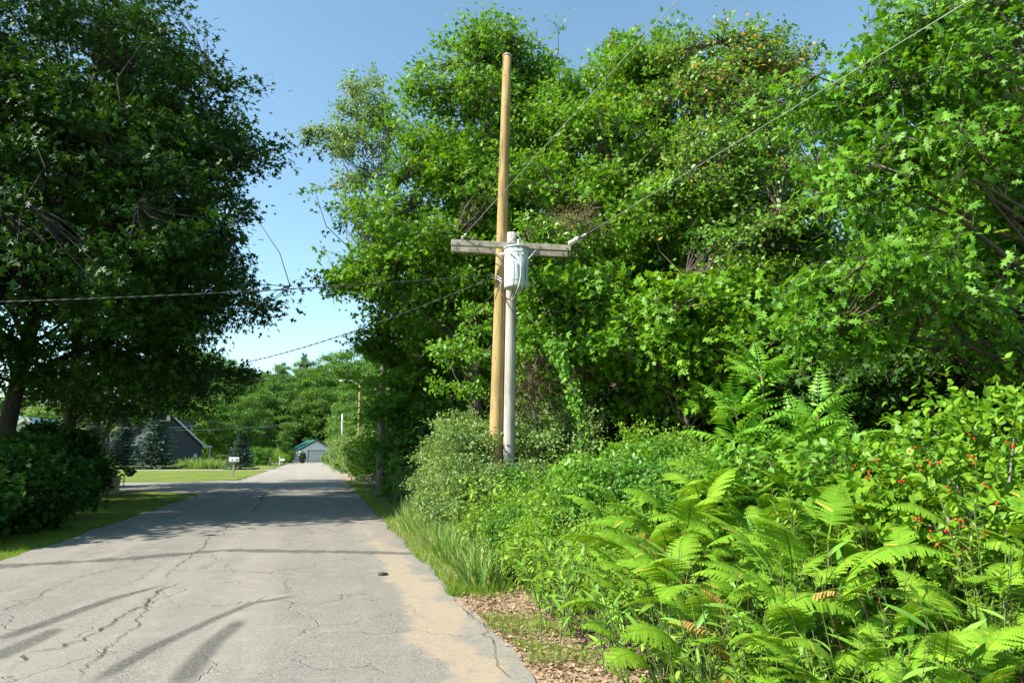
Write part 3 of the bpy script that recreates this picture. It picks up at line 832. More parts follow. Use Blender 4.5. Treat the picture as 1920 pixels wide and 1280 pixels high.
# -- the wood behind: copies of three prototypes
def proto_tree(name, h, w, mat, seed, nclump, nleaf, tpl, size, zc=0.25, bark=None, ell=9, **kw):
    rng = np.random.default_rng(seed)
    bl = []
    for i in range(ell):
        t = i / (ell - 1)
        z = h * (zc + (0.9 - zc) * t)
        rr = w * (0.42 + 0.45 * math.sin(math.pi * (0.18 + 0.72 * t))) * rng.uniform(0.75, 1.1)
        a = rng.uniform(0, 6.28)
        off = w * 0.32 * (1 - t * 0.6)
        bl.append((math.cos(a) * off, math.sin(a) * off, z, rr * 0.72, rr * 0.72, h * 0.115 * rng.uniform(0.8, 1.2)))
    root = empty(name, (0, 0, 0))
    V, Tt, ti, c, d = crown_cloud(rng, bl, nclump, nleaf, tpl, size, **kw)
    link('crown', np_mesh('crown', V, Tt, ti, mat), root)
    mb = MB()
    limbs(mb, rng, [(0, 0, -0.3), (0.05, 0, h * 0.3), (0, 0.05, h * 0.6), (0, 0, h * 0.92)], h * 0.014, c, 14, False)
    mb.build('trunk', bark or M['bark'], root)
    return root
def put(proto, used, loc, rz, s, label, cat, group, sz=None):
    o = proto if not used else copy_tree(proto)
    o.location = loc
    o.rotation_euler = (0, 0, rz)
    o.scale = (s, s, s if sz is None else sz)
    tag(o, label, cat, group)
    return o
rw = np.random.default_rng(77)
wood = proto_tree('wood_maple', 13, 4.2, M['maple'], 41, 520, 24, 'diamond', 0.26, zc=0.08, twig=0.9, ntwig=4, bough=0.6)
wood_spots = [(800, 33, .85), (830, 37, 1.0), (830, 29, .9), (880, 34, 1.1), (960, 26, .95), (1010, 30, 1.05), (1060, 24, .75), (1110, 27, 1.0), (1200, 24, .8), (1230, 28, 1.0), (1330, 23, .7), (1380, 26, .85), (1460, 22, .6),
              (1500, 25, .72), (1580, 19, .52), (1640, 22, .66), (1700, 18, .62), (1800, 20, .8), (1880, 17, .75), (1960, 18, .9), (1700, 26, .9), (1850, 27, 1.1), (2050, 14, .8), (1560, 29, .75), (790, 42, .75), (800, 50, .9)]
for i, (px, fw, s) in enumerate(wood_spots):
    p = base_at(px, fw)
    put(wood, i > 0, p, rw.uniform(0, 6.28), s * rw.uniform(0.95, 1.05), 'shadowy maple deep in the wood behind the roadside trees', 'tree', 'maples deep in the roadside wood')

# -- the wooded hill at the end of the road
hill_protos = [
    proto_tree('hill_maple', 13, 4.4, M['hill'], 51, 360, 26, 'diamond', 0.36, zc=0.12, twig=0.9, ntwig=4, bough=0.6),
    proto_tree('hill_birch', 12, 3.4, M['hill_b'], 52, 300, 26, 'diamond', 0.34, zc=0.10, twig=0.9, ntwig=4, bough=0.5),
    proto_tree('hill_oak', 15, 5.2, M['hill'], 53, 420, 26, 'diamond', 0.38, zc=0.14, twig=0.9, ntwig=4, bough=0.7),
]
used = [False] * 3
hill_lbl = ['rounded mid green tree on the wooded hill', 'pale green airy tree on the wooded hill', 'broad dark green tree on the wooded hill']
def skyline(px):                     # photo row of the hill's tree tops
    xs = [150, 330, 420, 480, 520, 600, 640, 700, 760, 900]
    yy = [590, 640, 668, 690, 682, 668, 650, 636, 632, 625]
    return float(np.interp(px, xs, yy))
rh = np.random.default_rng(9)
for fw, n, lo, hi in ((139, 15, 330, 760), (150, 16, 300, 800), (162, 17, 300, 800), (176, 18, 300, 820), (192, 18, 300, 830), (210, 18, 300, 840)):
    for k in range(n):
        px = lo + (hi - lo) * (k + rh.uniform(0.1, 0.9)) / n
        f2 = fw + rh.uniform(-4, 4)
        if fw < 145 and 470 < px < 650: f2 += 8
        p = base_at(px, f2)
        ztop = P(px, skyline(px), f2).z
        j = int(rh.choice([0, 0, 1, 2]))
        H = (13, 12, 15)[j]
        want = ztop - p.z
        frac = {139: 0.62, 150: 0.72, 162: 0.82, 176: 0.9, 192: 0.98, 210: 1.0}[fw]
        s = np.clip(want * frac * rh.uniform(0.86, 1.03) / H, 0.5, 1.9)
        put(hill_protos[j], used[j], p, rh.uniform(0, 6.28), s, hill_lbl[j], 'tree', 'trees on the wooded hill')
        used[j] = True
# trees at the foot of the hill behind the lawns (left of the garage)
foot = [(395, 118, 735, 1, 'pale tree rising right of the dark house roof'), (430, 122, 770, 0, 'mid green tree behind the small spruce'), (365, 125, 700, 2, 'broad dark tree directly behind the dark house'), (465, 126, 740, 0, 'tall green tree behind the near mailbox'),
        (500, 130, 765, 1, 'pale tree left of the garage'), (330, 112, 690, 0, 'green tree looming over the dark house'), (535, 136, 790, 0, 'low green tree beside the garage roof'), (80, 95, 735, 1, 'pale tree behind the white house roof'), (20, 100, 700, 0, 'green tree behind the oak trunk'),
        (140, 98, 720, 2, 'dark tree behind the shady hedge'), (200, 100, 700, 0, 'green tree behind the half hidden spruce'), (260, 104, 700, 2, 'dark tree behind the tallest spruce'), (-40, 95, 720, 0, 'green tree cut by the left edge behind the house'),
        (660, 118, 770, 1, 'pale tree beyond the short pale post'), (690, 96, 745, 0, 'green tree behind the street lamp'), (735, 78, 720, 2, 'dark tree between street lamp and sawn limb'), (775, 62, 690, 0, 'green tree behind the sawn limb'), (700, 112, 690, 2, 'dark tree on the slope above the street lamp')]
for k, (px, fw, hpx, j, lb) in enumerate(foot):
    p = base_at(px, fw)
    s = (P(px, hpx, fw).z - p.z) / (13, 12, 15)[j]
    put(hill_protos[j], True, p, rh.uniform(0, 6.28), s, lb, 'tree', 'trees at the foot of the hill')

def conifer(name, h, w, mat, seed, whorls, per, nspray, size, droop, zb=0.03, top_open=0.0):
    """whorled branches carrying flat sprays of needles"""
    rng = np.random.default_rng(seed)
    root = empty(name)
    pos, ax, nr, sz = [], [], [], []
    mb = MB()
    mb.tube([(0, 0, -0.1), (0.01, 0, h * 0.5), (0, 0, h)], [h * 0.017, h * 0.010, 0.01], 7)
    for i in range(whorls):
        t = (i + rng.uniform(-0.2, 0.2)) / whorls
        z = h * (zb + (0.97 - zb) * t)
        L = w * (1 - t) ** 0.85 * rng.uniform(0.85, 1.1) + 0.05 * w
        for k in range(per):
            a = 2 * math.pi * (k + rng.uniform(-0.3, 0.3) + 0.5 * (i % 2)) / per
            l = L * rng.uniform(0.75, 1.12)
            d = np.array([math.cos(a), math.sin(a), 0.0])
            sd = np.array([-d[1], d[0], 0.0])
            m = max(6, int(nspray * (0.35 + l / w)))
            u = rng.random(m) ** 0.75
            lat = rng.uniform(-1, 1, m) * 0.34 * l * (1.05 - u)
            zz = z - droop * l * u + droop * 1.15 * l * u ** 2.6 + rng.normal(0, 0.012 * h, m)
            pp = d[None] * (u * l)[:, None] + sd[None] * lat[:, None]
            pp[:, 2] = zz
            pos.append(pp)
            ax.append(d[None] + sd[None] * np.sign(lat)[:, None] * 0.8 + rng.normal(0, 0.3, (m, 3)))
            nr.append(np.array([[0, 0, 1.0]]) + rng.normal(0, 0.45, (m, 3)))
            sz.append(size * rng.uniform(0.6, 1.2, m))
            mb.tube([(0, 0, z), tuple(d * l * 0.5 + np.array([0, 0, z - droop * l * 0.35])), tuple(d * l * 0.9 + np.array([0, 0, z - droop * l * 0.05]))], [0.02, 0.013, 0.006], 3, cap=False)
    pos, ax, nr, sz = map(np.concatenate, (pos, ax, nr, sz))
    tint = np.clip(0.2 + 0.55 * np.linalg.norm(pos[:, :2], axis=1) / w + rng.normal(0, 0.15, len(pos)), 0, 0.9)
    V, Tt, ti = leaves(pos, ax, nr, sz, tint, 'needle')
    link('crown', np_mesh('crown', V, Tt, ti, mat), root)
    mb.build('trunk', M['bark'], root)
    return root
spr = conifer('blue_spruce', 6.6, 2.0, M['spruce'], 61, 15, 11, 58, 0.38, 0.20)
spr_list = [(290, 879, 757, 1.15, 'tallest blue spruce beside the dark house'), (226, 879, 775, 1.05, 'blue spruce half hidden behind the dark hedge'), (450, 880, 806, 1.25, 'small blue spruce behind the near white mailbox'), (168, 880, 770, 1.0, 'blue spruce farthest into the shade on the lawn')]
for i, (px, by, ty, wd, lb) in enumerate(spr_list):
    g = G(px, by)
    fwd = g.x * sy_ + g.y * cy_
    hh = P(px, ty, fwd).z
    s = hh / 6.6
    put(spr, i > 0, g, i * 1.7, s * wd, lb, 'spruce', 'blue spruces on the lawn', s)
    if i == 2: pass
pine = conifer('white_pine', 22, 3.6, M['pine'], 62, 20, 7, 26, 0.75, -0.12, zb=0.25)
for i, (px, fw, ty, lb) in enumerate([(562, 196, 657, 'pointed pine rising above the skyline of the hill'), (522, 200, 690, 'shorter pine on the skyline left of the tall one')]):
    p = base_at(px, fw)
    s = (P(px, ty, fw).z - p.z) / 22
    put(pine, i > 0, p, i * 2.0, s, lb, 'pine', 'pines on the hill skyline')
print('hill', round(time.time() - T0, 1))

# ================================================================== UNDERGROWTH RIGHT OF THE ROAD
CAMV = np.array([0.0, 0.0, CAM_H])
def leaf_objects(parent, pos, axis, nrm, size, tpl, mat, name='leaf', nvar=5, seed=0):
    """each leaf an object of its own; five tinted meshes shared among them"""
    rng = np.random.default_rng(seed)
    v, t = TPL[tpl]
    ms = [np_mesh(name, v, t, np.full(len(t), 0.1 + 0.75 * k / (nvar - 1)), mat) for k in range(nvar)]
    x, y, n = frames(axis, nrm)
    for i in range(len(pos)):
        o = bpy.data.objects.new(name, ms[int(rng.integers(nvar))])
        COL.objects.link(o)
        o.parent = parent
        s = size[i]
        o.matrix_basis = Matrix(((x[i, 0] * s, y[i, 0] * s, n[i, 0] * s, pos[i, 0]), (x[i, 1] * s, y[i, 1] * s, n[i, 1] * s, pos[i, 1]),
                                 (x[i, 2] * s, y[i, 2] * s, n[i, 2] * s, pos[i, 2]), (0, 0, 0, 1)))

def frond_mesh(name, seed, mat, pairs=17, wide=0.30, arch=0.55, start=0.22, teeth=8, lance=False, droop=0.25, tinty=0.5):
    """one pinnate frond of unit length along +y, arching in z"""
    rng = np.random.default_rng(seed)
    V, T, ti = [], [], []
    def add(vs, ts, tint):
        b = len(V)
        V.extend(vs)
        for a in ts:
            T.append([k + b for k in a]); ti.append(tint)
    def curve(t):
        return np.array([0.0, t * (1 - 0.12 * t), arch * t * (1.25 - t * 1.05)])
    def tang(t):
        d = curve(t + 0.01) - curve(t - 0.01)
        return d / np.linalg.norm(d)
    K = 14
    for i in range(K):                      # the midrib
        a, b = curve(i / K), curve((i + 1) / K)
        r0, r1 = 0.009 * (1 - 0.8 * i / K), 0.009 * (1 - 0.8 * (i + 1) / K)
        add([a + [-r0, 0, 0], a + [r0, 0, 0], b + [r1, 0, 0], b + [-r1, 0, 0], a - [0, 0, r0], b - [0, 0, r1]], [(0, 1, 2), (0, 2, 3), (4, 1, 2), (4, 2, 5), (4, 0, 3), (4, 3, 5)], 0.2)
    for i in range(pairs):
        t = start + (0.985 - start) * i / (pairs - 1)
        q = (t - start) / (1 - start)
        L = wide * ((0.55 + 0.45 * min(1, q / 0.18)) * (1 - q) ** 0.75 + 0.03)
        c, d = curve(t), tang(t)
        up = np.cross(np.array([1.0, 0, 0]), d)
        for s in (-1, 1):
            ang = R(rng.uniform(58, 74))
            ax = np.array([s, 0, 0]) * math.sin(ang) + d * math.cos(ang)
            l = L * rng.uniform(0.88, 1.1)
            side = np.cross(up, ax)
            tint = float(np.clip(tinty + rng.normal(0, 0.2), 0.02, 0.86)) if rng.random() > 0.03 else 0.97
            if lance:
                w = l * 0.20
                tip = c + ax * l - up * droop * l
                m = c + ax * l * 0.45 - up * droop * l * 0.12
                add([c, m + side * w, tip, m - side * w, m + up * 0.01], [(0, 4, 1), (1, 4, 2), (4, 3, 2), (0, 3, 4)], tint)
                continue
            for k in range(teeth):
                u0, u1 = k / teeth, (k + 1) / teeth
                wd = 0.115 * l * (1 - u0) ** 0.6 + 0.006
                def pt(u): return c + ax * l * u - up * droop * l * u * u
                a, b = pt(u0), pt(u0 + (u1 - u0) * 0.97)
                p1 = pt(u1)
                p0 = pt(u0 + 0.15 / teeth)
                add([a, b, p1 + side * wd - up * 0.005, p1 - side * wd - up * 0.005, p0 + side * wd * 0.6, p0 - side * wd * 0.6],
                    [(0, 1, 2), (0, 2, 4), (0, 3, 1), (0, 5, 3)], tint)
    return np_mesh(name, np.array(V), np.array(T), np.array(ti), mat)

fr_m = [frond_mesh('frond', 100 + k, M['fern'], pairs=20 + k, wide=0.25 + 0.03 * (k % 3), arch=0.35 + 0.13 * k, droop=0.12 + 0.06 * k, teeth=7, tinty=(0.3, 0.5, 0.68, 0.42)[k]) for k in range(4)]
fr_dry = frond_mesh('frond', 120, M['fern_dry'], pairs=15, wide=0.24, arch=0.3, droop=0.7, teeth=6)
rf = np.random.default_rng(321)
def fern(loc, size, nf, label, group, dry=False, face=None):
    root = empty('fern', loc, rf.uniform(0, 6.28), label, 'fern', group)
    mb = MB()
    H = 0.95 * size
    for k in range(nf):
        o = link('frond', fr_dry if dry else fr_m[int(rf.integers(4))], root)
        a = 2 * math.pi * (k * 0.382 * 2 + rf.uniform(-0.2, 0.2))
        zs = H * (0.22 + 0.72 * rf.random() ** 0.8)
        rad = 0.10 + 0.16 * rf.random()
        q = Vector((math.sin(-a) * rad, math.cos(a) * rad, zs))
        tilt = R(rf.uniform(-8, 42))
        s = size * rf.uniform(0.42, 0.66)
        o.rotation_euler = (tilt, R(rf.uniform(-25, 25)), a)
        o.scale = (s, s, s)
        o.location = q
        mb.tube([(0, 0, -0.02), (q.x * 0.4, q.y * 0.4, zs * 0.55), q], [0.006, 0.005, 0.003], 3, cap=False)
    mb.build('stalk', M['stem'], root)
    return root
def gpos(right, fwd):
    p = W(right, fwd, 0)
    p.z = gz(p.x, p.y)
    return p
nfern = 0
FLBL = ['green fern at the verge end of the bank below the poles', 'fern in the front ranks of the middle of the bank', 'fern in the back ranks below the sumacs', 'fern in front of the bush with red berries']
fgrid = []
for fw in np.arange(3.15, 8.8, 0.33):
    for rt in np.arange(-0.9, 6.4, 0.38):
        r2, f2 = rt + rf.uniform(-0.2, 0.2), fw + rf.uniform(-0.18, 0.18)
        p = gpos(r2, f2)
        px = 960 + FPX * r2 / f2 * 0.98
        if p.x < 2.25 or px > 2080 or (f2 < 3.3 and px > 1500 and rf.random() < 0.5): continue
        if px < 1200 and f2 < 4.6: continue                     # broad-leaved grass grows here
        if px > 1640 and f2 > 4.5 and rf.random() < 0.8: continue          # berry bush
        if f2 > 5.6 and px < 1180: continue
        if f2 > 6.6 and (px < 1330 or rf.random() < 0.45): continue
        if rf.random() < 0.16: continue
        fgrid.append((p, f2, px))
for p, f2, px in fgrid:
    fern(p, rf.uniform(0.78, 1.08) * (0.72 if f2 < 4.0 else 1.0) * (1 + 0.09 * max(0.0, f2 - 4.6)), int(rf.integers(8, 12)), FLBL[0 if px < 1260 else 1 if px < 1640 and f2 < 5.2 else 2 if px < 1640 else 3], 'ferns of the roadside bank')
for (px, py, fw, lb) in [(1285, 1010, 6.1, 'rusty orange dying fern high in the bank'), (1310, 1055, 5.8, 'withered brown fern below the rusty one'), (1450, 1150, 4.2, 'golden yellow dying fern low in the bank')]:
    q = P(px, py, fw)
    fern((q.x, q.y, gz(q.x, q.y) + max(0.0, q.z - 1.0)), 0.8, 8, lb, None, True)
print('ferns', len(fgrid), round(time.time() - T0, 1))

# broad-leaved grass between the ferns and the verge
def reed_leaf(k):
    v, t = [], []
    n = 7
    for i in range(n + 1):
        u = i / n
        w = 0.07 * (math.sin(math.pi * min(1, u * 0.9 + 0.12)) ** 0.8) * (1 if i < n else 0)
        z = 0.10 * u - (0.12 + 0.10 * k) * u * u
        v += [(-w, u, z + 0.25 * w), (0, u, z), (w, u, z + 0.25 * w)]
    for i in range(n):
        for s in (0, 1):
            a = i * 3 + s
            t += [(a, a + 1, a + 4), (a, a + 4, a + 3)]
    return np.array(v, float), np.array(t)
reed_ms = []
for k in range(6):
    v, t = reed_leaf(k % 3)
    reed_ms.append(np_mesh('leaf', v, t, np.full(len(t), 0.15 + 0.13 * k), M['reed']))
def reed_plant(loc, h, label, group):
    root = empty('broadleaf_grass', loc, rf.uniform(0, 6.28), label, 'grass plant', group)
    mb = MB()
    spots = []
    for s in range(int(rf.integers(3, 5))):
        a, ln = rf.uniform(0, 6.28), rf.uniform(0.1, 0.4)
        hh = h * rf.uniform(0.75, 1.1)
        b = Vector((rf.normal() * 0.06, rf.normal() * 0.06, 0))
        tip = b + Vector((math.cos(a) * ln * hh, math.sin(a) * ln * hh, hh))
        mid = b.lerp(tip, 0.5) + Vector((0, 0, 0.05))
        mb.tube([b, mid, tip], [0.006, 0.005, 0.002], 4, cap=False)
        m = 6
        for j in range(m):
            u = 0.08 + 0.92 * (j + 0.5) / m
            q = b.lerp(mid, u * 2) if u < 0.5 else mid.lerp(tip, u * 2 - 1)
            spots.append((q, a + j * 2.4 + rf.normal() * 0.4, R(rf.uniform(5, 55)), rf.uniform(0.13, 0.23)))
    mb.build('stem', M['stem'], root)
    for q, a, tl, sz in spots:
        o = link('leaf', reed_ms[int(rf.integers(6))], root)
        o.location = q
        o.rotation_euler = (tl, R(rf.uniform(-30, 30)), a)
        o.scale = (sz * 1.15, sz, sz)
    return root
nreed = 0
for fw in np.arange(3.3, 7.8, 0.27):
    for rt in np.arange(-0.9, 2.2, 0.30):
        r2, f2 = rt + rf.uniform(-0.13, 0.13), fw + rf.uniform(-0.14, 0.14)
        p = gpos(r2, f2)
        if p.x < (1.92 if p.y < 6 else 2.05) + 0.1 * math.sin(p.y * 3) or p.x > 3.3: continue
        if rf.random() < 0.15: continue
        reed_plant(p, rf.uniform(0.5, 0.95), 'broad-leaved green grass clump along the verge', 'broad-leaved grass clumps by the verge')
        nreed += 1
print('reeds', nreed, round(time.time() - T0, 1))

# fine-leaved shrubs of the thicket (prototypes, then copies)
def shrub_proto(name, h, w, mat, seed, nclump, nleaf, tpl, size, bark, **kw):
    rng = np.random.default_rng(seed)
    bl = []
    for i in range(7):
        a = rng.uniform(0, 6.28)
        bl.append((math.cos(a) * w * 0.42, math.sin(a) * w * 0.42, h * rng.uniform(0.3, 0.78), w * 0.42, w * 0.42, h * rng.uniform(0.20, 0.3)))
    root = empty(name)
    kw.setdefault('twig', 0.35)
    V, Tt, ti, c, d = crown_cloud(rng, bl, nclump, nleaf, tpl, size, ntwig=4, **kw)
    link('foliage', np_mesh('foliage', V, Tt, ti, mat), root)
    mb = MB()
    for k in range(9):
        e = Vector(c[int(rng.integers(len(c)))])
        s = Vector((rng.normal() * 0.06, rng.normal() * 0.06, -0.05))
        mb.tube([s, s.lerp(e, 0.5) + Vector((0, 0, 0.15 * h)), e], [0.014, 0.010, 0.004], 4, cap=False)
    mb.build('stem', bark, root)
    return root
sh_a = [shrub_proto('thicket_shrub', 1.8, 0.95, M['shrub2' if k == 1 else 'shrub'], 71 + k, 330, 40, ('diamond', 'ovate', 'diamond')[k], (0.055, 0.075, 0.045)[k], M['stem'], up=0.8, outw=0.5, rnd=0.7, shell=0.75, bough=0.13, per=6, flat=1.0, twig=0.42) for k in range(3)]
sh_o = [shrub_proto('olive_shrub', 2.4, 1.2, M['olive'], 81 + k, 420, 40, 'ovate4', 0.07, M['bark_pale'], up=0.6, outw=0.7, rnd=0.8, shell=0.75, flat=1.1, bough=0.16, per=6, twig=0.42) for k in range(2)]
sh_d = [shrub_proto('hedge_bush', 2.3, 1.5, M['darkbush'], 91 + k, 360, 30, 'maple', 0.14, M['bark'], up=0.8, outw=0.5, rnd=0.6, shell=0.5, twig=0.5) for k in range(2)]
us = {}
def put_sh(lst, j, loc, s, label, cat, group, sz=None):
    key = (id(lst), j)
    o = put(lst[j], us.get(key, False), loc, rf.uniform(0, 6.28), s, label, cat, group, sz)
    us[key] = True
    return o
def veg_top(px):                     # photo row where the thicket's top line runs
    return float(np.interp(px, [780, 850, 950, 1050, 1120, 1200, 1260, 1330, 1450, 1600, 1700, 1900], [960, 900, 860, 835, 790, 765, 785, 830, 820, 800, 800, 790]))
nsh = 0
for fw, step in ((6.6, 0.55), (7.4, 0.6), (8.3, 0.65), (9.3, 0.7), (10.4, 0.7), (11.6, 0.75), (12.8, 0.8)):
    for rt in np.arange(-2.2, 6.5, step):
        r2, f2 = rt + rf.uniform(-0.2, 0.2), fw + rf.uniform(-0.3, 0.3)
        p = gpos(r2, f2)
        px = 960 + FPX * r2 / f2
        if p.x < 2.3 or px > 2000 or px < 770: continue
        zt = P(px, veg_top(px) + rf.uniform(0, 45), 11.0).z
        h = min(zt - p.z, 1.0 + 0.19 * (f2 - 6.0), 0.45 + 1.15 * (p.x - 2.1)) * rf.uniform(0.82, 1.05)
        if px > 1580 and f2 < 8: continue
        j = int(rf.integers(3))
        s = h / 1.8
        put_sh(sh_a, j, p, max(0.5, s * rf.uniform(0.85, 1.15)), ['small-leaved green shrub in the thicket below the poles', 'broader-leaved shrub in the thicket below the poles', 'fine feathery shrub in the thicket below the poles'][j], 'shrub', 'shrubs of the thicket below the poles', s)
        nsh += 1
print('shrubs', nsh, round(time.time() - T0, 1))
olive_spots = [(925, 12.9, .55, 'low olive shrub hiding the foot of the tan pole'), (965, 12.7, .6, 'low olive shrub hiding the foot of the grey pole'), (885, 12.6, .6, 'low olive shrub left of the pole feet'), (880, 14.6, .95, 'grey green olive shrub against the tan pole'), (862, 13.4, .72, 'grey green olive shrub nearest the road below the pole'), (905, 15.6, 1.05, 'tall olive shrub directly behind the tan pole base'), (1000, 15.5, 1.1, 'olive shrub right of the grey pole'), (1045, 14.6, 1.0, 'olive shrub under the leaning vine'),
               (842, 16.6, .75, 'olive shrub at the edge of the shaded maple'), (806, 18.5, .5, 'low olive shrub at the shady road edge'), (770, 21, .6, 'low shaded shrub beside the dark road edge'),
               (700, 40, 1.15, 'olive shrub at the near end of the far hedge row'), (685, 45, 1.3, 'tall olive shrub in the middle of the far hedge row'), (665, 50, 1.35, 'tall olive shrub below the street lamp'), (655, 57, 1.3, 'olive shrub behind the street lamp pole'), (642, 64, 1.2, 'olive shrub near the far end of the hedge row'), (634, 74, 1.2, 'last olive shrub of the hedge row'), (720, 36, 1.0, 'olive shrub where the hedge row enters the shade'), (742, 32, .9, 'shaded olive shrub first in the hedge row')]
for i, (px, fw, s, lb) in enumerate(olive_spots):
    put_sh(sh_o, i % 2, base_at(px, fw), s, lb, 'shrub', 'olive shrubs along the road')
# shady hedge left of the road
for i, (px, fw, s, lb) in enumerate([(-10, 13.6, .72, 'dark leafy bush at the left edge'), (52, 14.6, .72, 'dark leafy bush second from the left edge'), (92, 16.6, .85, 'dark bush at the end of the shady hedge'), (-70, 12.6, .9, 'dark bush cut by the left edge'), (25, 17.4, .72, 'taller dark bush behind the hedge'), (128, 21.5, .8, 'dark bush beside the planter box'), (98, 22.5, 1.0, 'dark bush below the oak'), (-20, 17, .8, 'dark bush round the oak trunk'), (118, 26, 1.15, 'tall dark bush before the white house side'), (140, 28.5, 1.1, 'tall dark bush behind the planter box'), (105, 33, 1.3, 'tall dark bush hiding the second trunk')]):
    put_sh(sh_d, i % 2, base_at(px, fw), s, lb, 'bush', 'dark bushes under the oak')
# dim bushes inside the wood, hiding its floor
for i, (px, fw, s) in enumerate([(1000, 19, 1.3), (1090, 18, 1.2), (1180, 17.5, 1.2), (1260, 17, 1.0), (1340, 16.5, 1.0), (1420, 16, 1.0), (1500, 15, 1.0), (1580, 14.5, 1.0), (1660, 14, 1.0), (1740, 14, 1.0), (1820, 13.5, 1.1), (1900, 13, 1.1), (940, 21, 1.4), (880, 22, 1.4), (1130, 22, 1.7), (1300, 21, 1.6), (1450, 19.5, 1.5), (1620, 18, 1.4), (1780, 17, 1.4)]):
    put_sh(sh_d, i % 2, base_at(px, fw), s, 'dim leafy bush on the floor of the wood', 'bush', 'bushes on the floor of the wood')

oak_sprays()
# sumac
sum_m = [frond_mesh('compound_leaf', 140 + k, M['sumac'], pairs=11, wide=0.26, arch=0.20 + 0.12 * k, start=0.16, lance=True, droop=0.25 + 0.12 * k) for k in range(3)]
def sumac(px, py_top, fw, nl, spread, label):
    b = base_at(px, fw)
    root = empty('sumac', b, 0, label, 'sumac', 'sumacs above the thicket')
    H = P(px, py_top, fw).z - b.z
    rng = np.random.default_rng(int(px))
    mb = MB()
    stems = []
    for s in range(3):
        a = rng.uniform(0, 6.28)
        e = Vector((math.cos(a) * spread * 0.55, math.sin(a) * spread * 0.55, H * (1.0 if s == 0 else rng.uniform(0.72, 0.9)) - 0.55))
        if s == 0: e.x *= 0.2; e.y *= 0.2
        pts = [Vector((rng.normal() * 0.05, rng.normal() * 0.05, -0.05)), Vector((e.x * 0.3, e.y * 0.3, e.z * 0.5)), e]
        mb.tube(pts, [0.03, 0.022, 0.012], 6)
        stems.append(pts)
    mb.build('stem', M['stem_red'], root)
    for k in range(nl):
        st = stems[k % 3]
        u = rng.uniform(-0.3, 1.0) if rng.random() < 0.55 else rng.uniform(0.93, 1.0)
        q = st[1].lerp(st[2], u)
        o = link('compound_leaf', sum_m[int(rng.integers(3))], root)
        o.location = q
        sc = rng.uniform(0.6, 0.85)
        o.scale = (sc, sc, sc)
        o.rotation_euler = (R(rng.uniform(-20, 30)) + (R(rng.uniform(5, 40)) if u > 0.9 else 0), R(rng.uniform(-25, 25)), rng.uniform(0, 6.28))
    return root
sumac(1450, 620, 8.6, 66, 0.8, 'tallest sumac with drooping feathery leaves above the bank')
sumac(1545, 690, 8.2, 44, 0.7, 'sumac right beside the tallest one')
sumac(1385, 740, 8.2, 34, 0.6, 'lower sumac left of the tallest one')

def weed_proto():
    rng = np.random.default_rng(66)
    root = empty('goldenrod')
    mb = MB(); P_, A_, N_, S_ = [], [], [], []
    for s in range(4):
        a = rng.uniform(0, 6.28); b = Vector((math.cos(a) * 0.07, math.sin(a) * 0.07, 0)); hgt = rng.uniform(0.75, 1.05)
        e = b + Vector((rng.normal() * 0.12, rng.normal() * 0.12, hgt))
        mb.tube([b, b.lerp(e, 0.5), e], [0.005, 0.004, 0.002], 4, cap=False)
        for k in range(46):
            u = 0.15 + 0.85 * k / 46; t = k * 2.4
            d = np.array([math.cos(t), math.sin(t), 0.55 if u < 0.9 else 1.2])
            P_.append(np.array(b.lerp(e, u))); A_.append(d); N_.append(np.array([0, 0, 1.0]) - d * 0.2); S_.append(0.13 * (1.15 - u * 0.75))
    V, Tt, ti = leaves(np.array(P_), np.array(A_), np.array(N_), np.array(S_), np.clip(rng.random(len(P_)) * 0.92, 0, 0.92), 'lance')
    link('foliage', np_mesh('foliage', V, Tt, ti, M['shrub']), root)
    mb.build('stem', M['stem'], root)
    return root
wd_p = weed_proto()
wk = 0
for fw in np.arange(3.4, 13.0, 0.62):
    for rt in np.arange(-2.4, 4.6, 0.7):
        r2, f2 = rt + rf.uniform(-0.3, 0.3), fw + rf.uniform(-0.28, 0.28)
        p = gpos(r2, f2)
        if f2 > 7.6 and p.x > 3.0: continue
        if p.x < 2.1 or rf.random() < 0.3: continue
        put(wd_p, wk > 0, p, rf.uniform(0, 6.28), rf.uniform(0.85, 1.25) * (1 + 0.06 * (min(f2, 7) - 3.4)) * (1.0 if p.x > 2.5 else 0.7), 'upright narrow-leaved weed among the ferns', 'weed', 'upright weeds among the ferns')
        wk += 1
for i, (px, fw, sp, lb) in enumerate([(1400, 6.6, [(1400, 880, 6.5, 55, 60), (1430, 950, 6.3, 50, 60), (1380, 940, 6.4, 35, 45)], 'heart-leaved creeper hanging over the middle of the bank'),
                                      (1560, 6.4, [(1560, 870, 6.3, 70, 40), (1530, 930, 6.1, 50, 50), (1620, 900, 6.2, 50, 50)], 'heart-leaved creeper left of the berry bush'),
                                      (1140, 8.6, [(1100, 900, 8.4, 60, 50), (1170, 870, 8.6, 60, 40), (1060, 950, 8.0, 45, 40)], 'leafy creeper over the thicket below the grey pole')]):
    bb = base_at(px, fw)
    make_tree('creeper', lb, bb, blobs_px(bb, sp), [(0, 0, -0.05), (0.05, 0, 0.4), (0, 0.05, 0.8), (0.05, 0, 1.2)], 0.02, M['vine'], 600 + i, 80, 18, 'cordate', 0.07, cat='creeper', crown_name='foliage', nlimb=8, rmin=0.004, twig=0.3, ntwig=4, up=0.5, outw=0.7, droop=0.6)
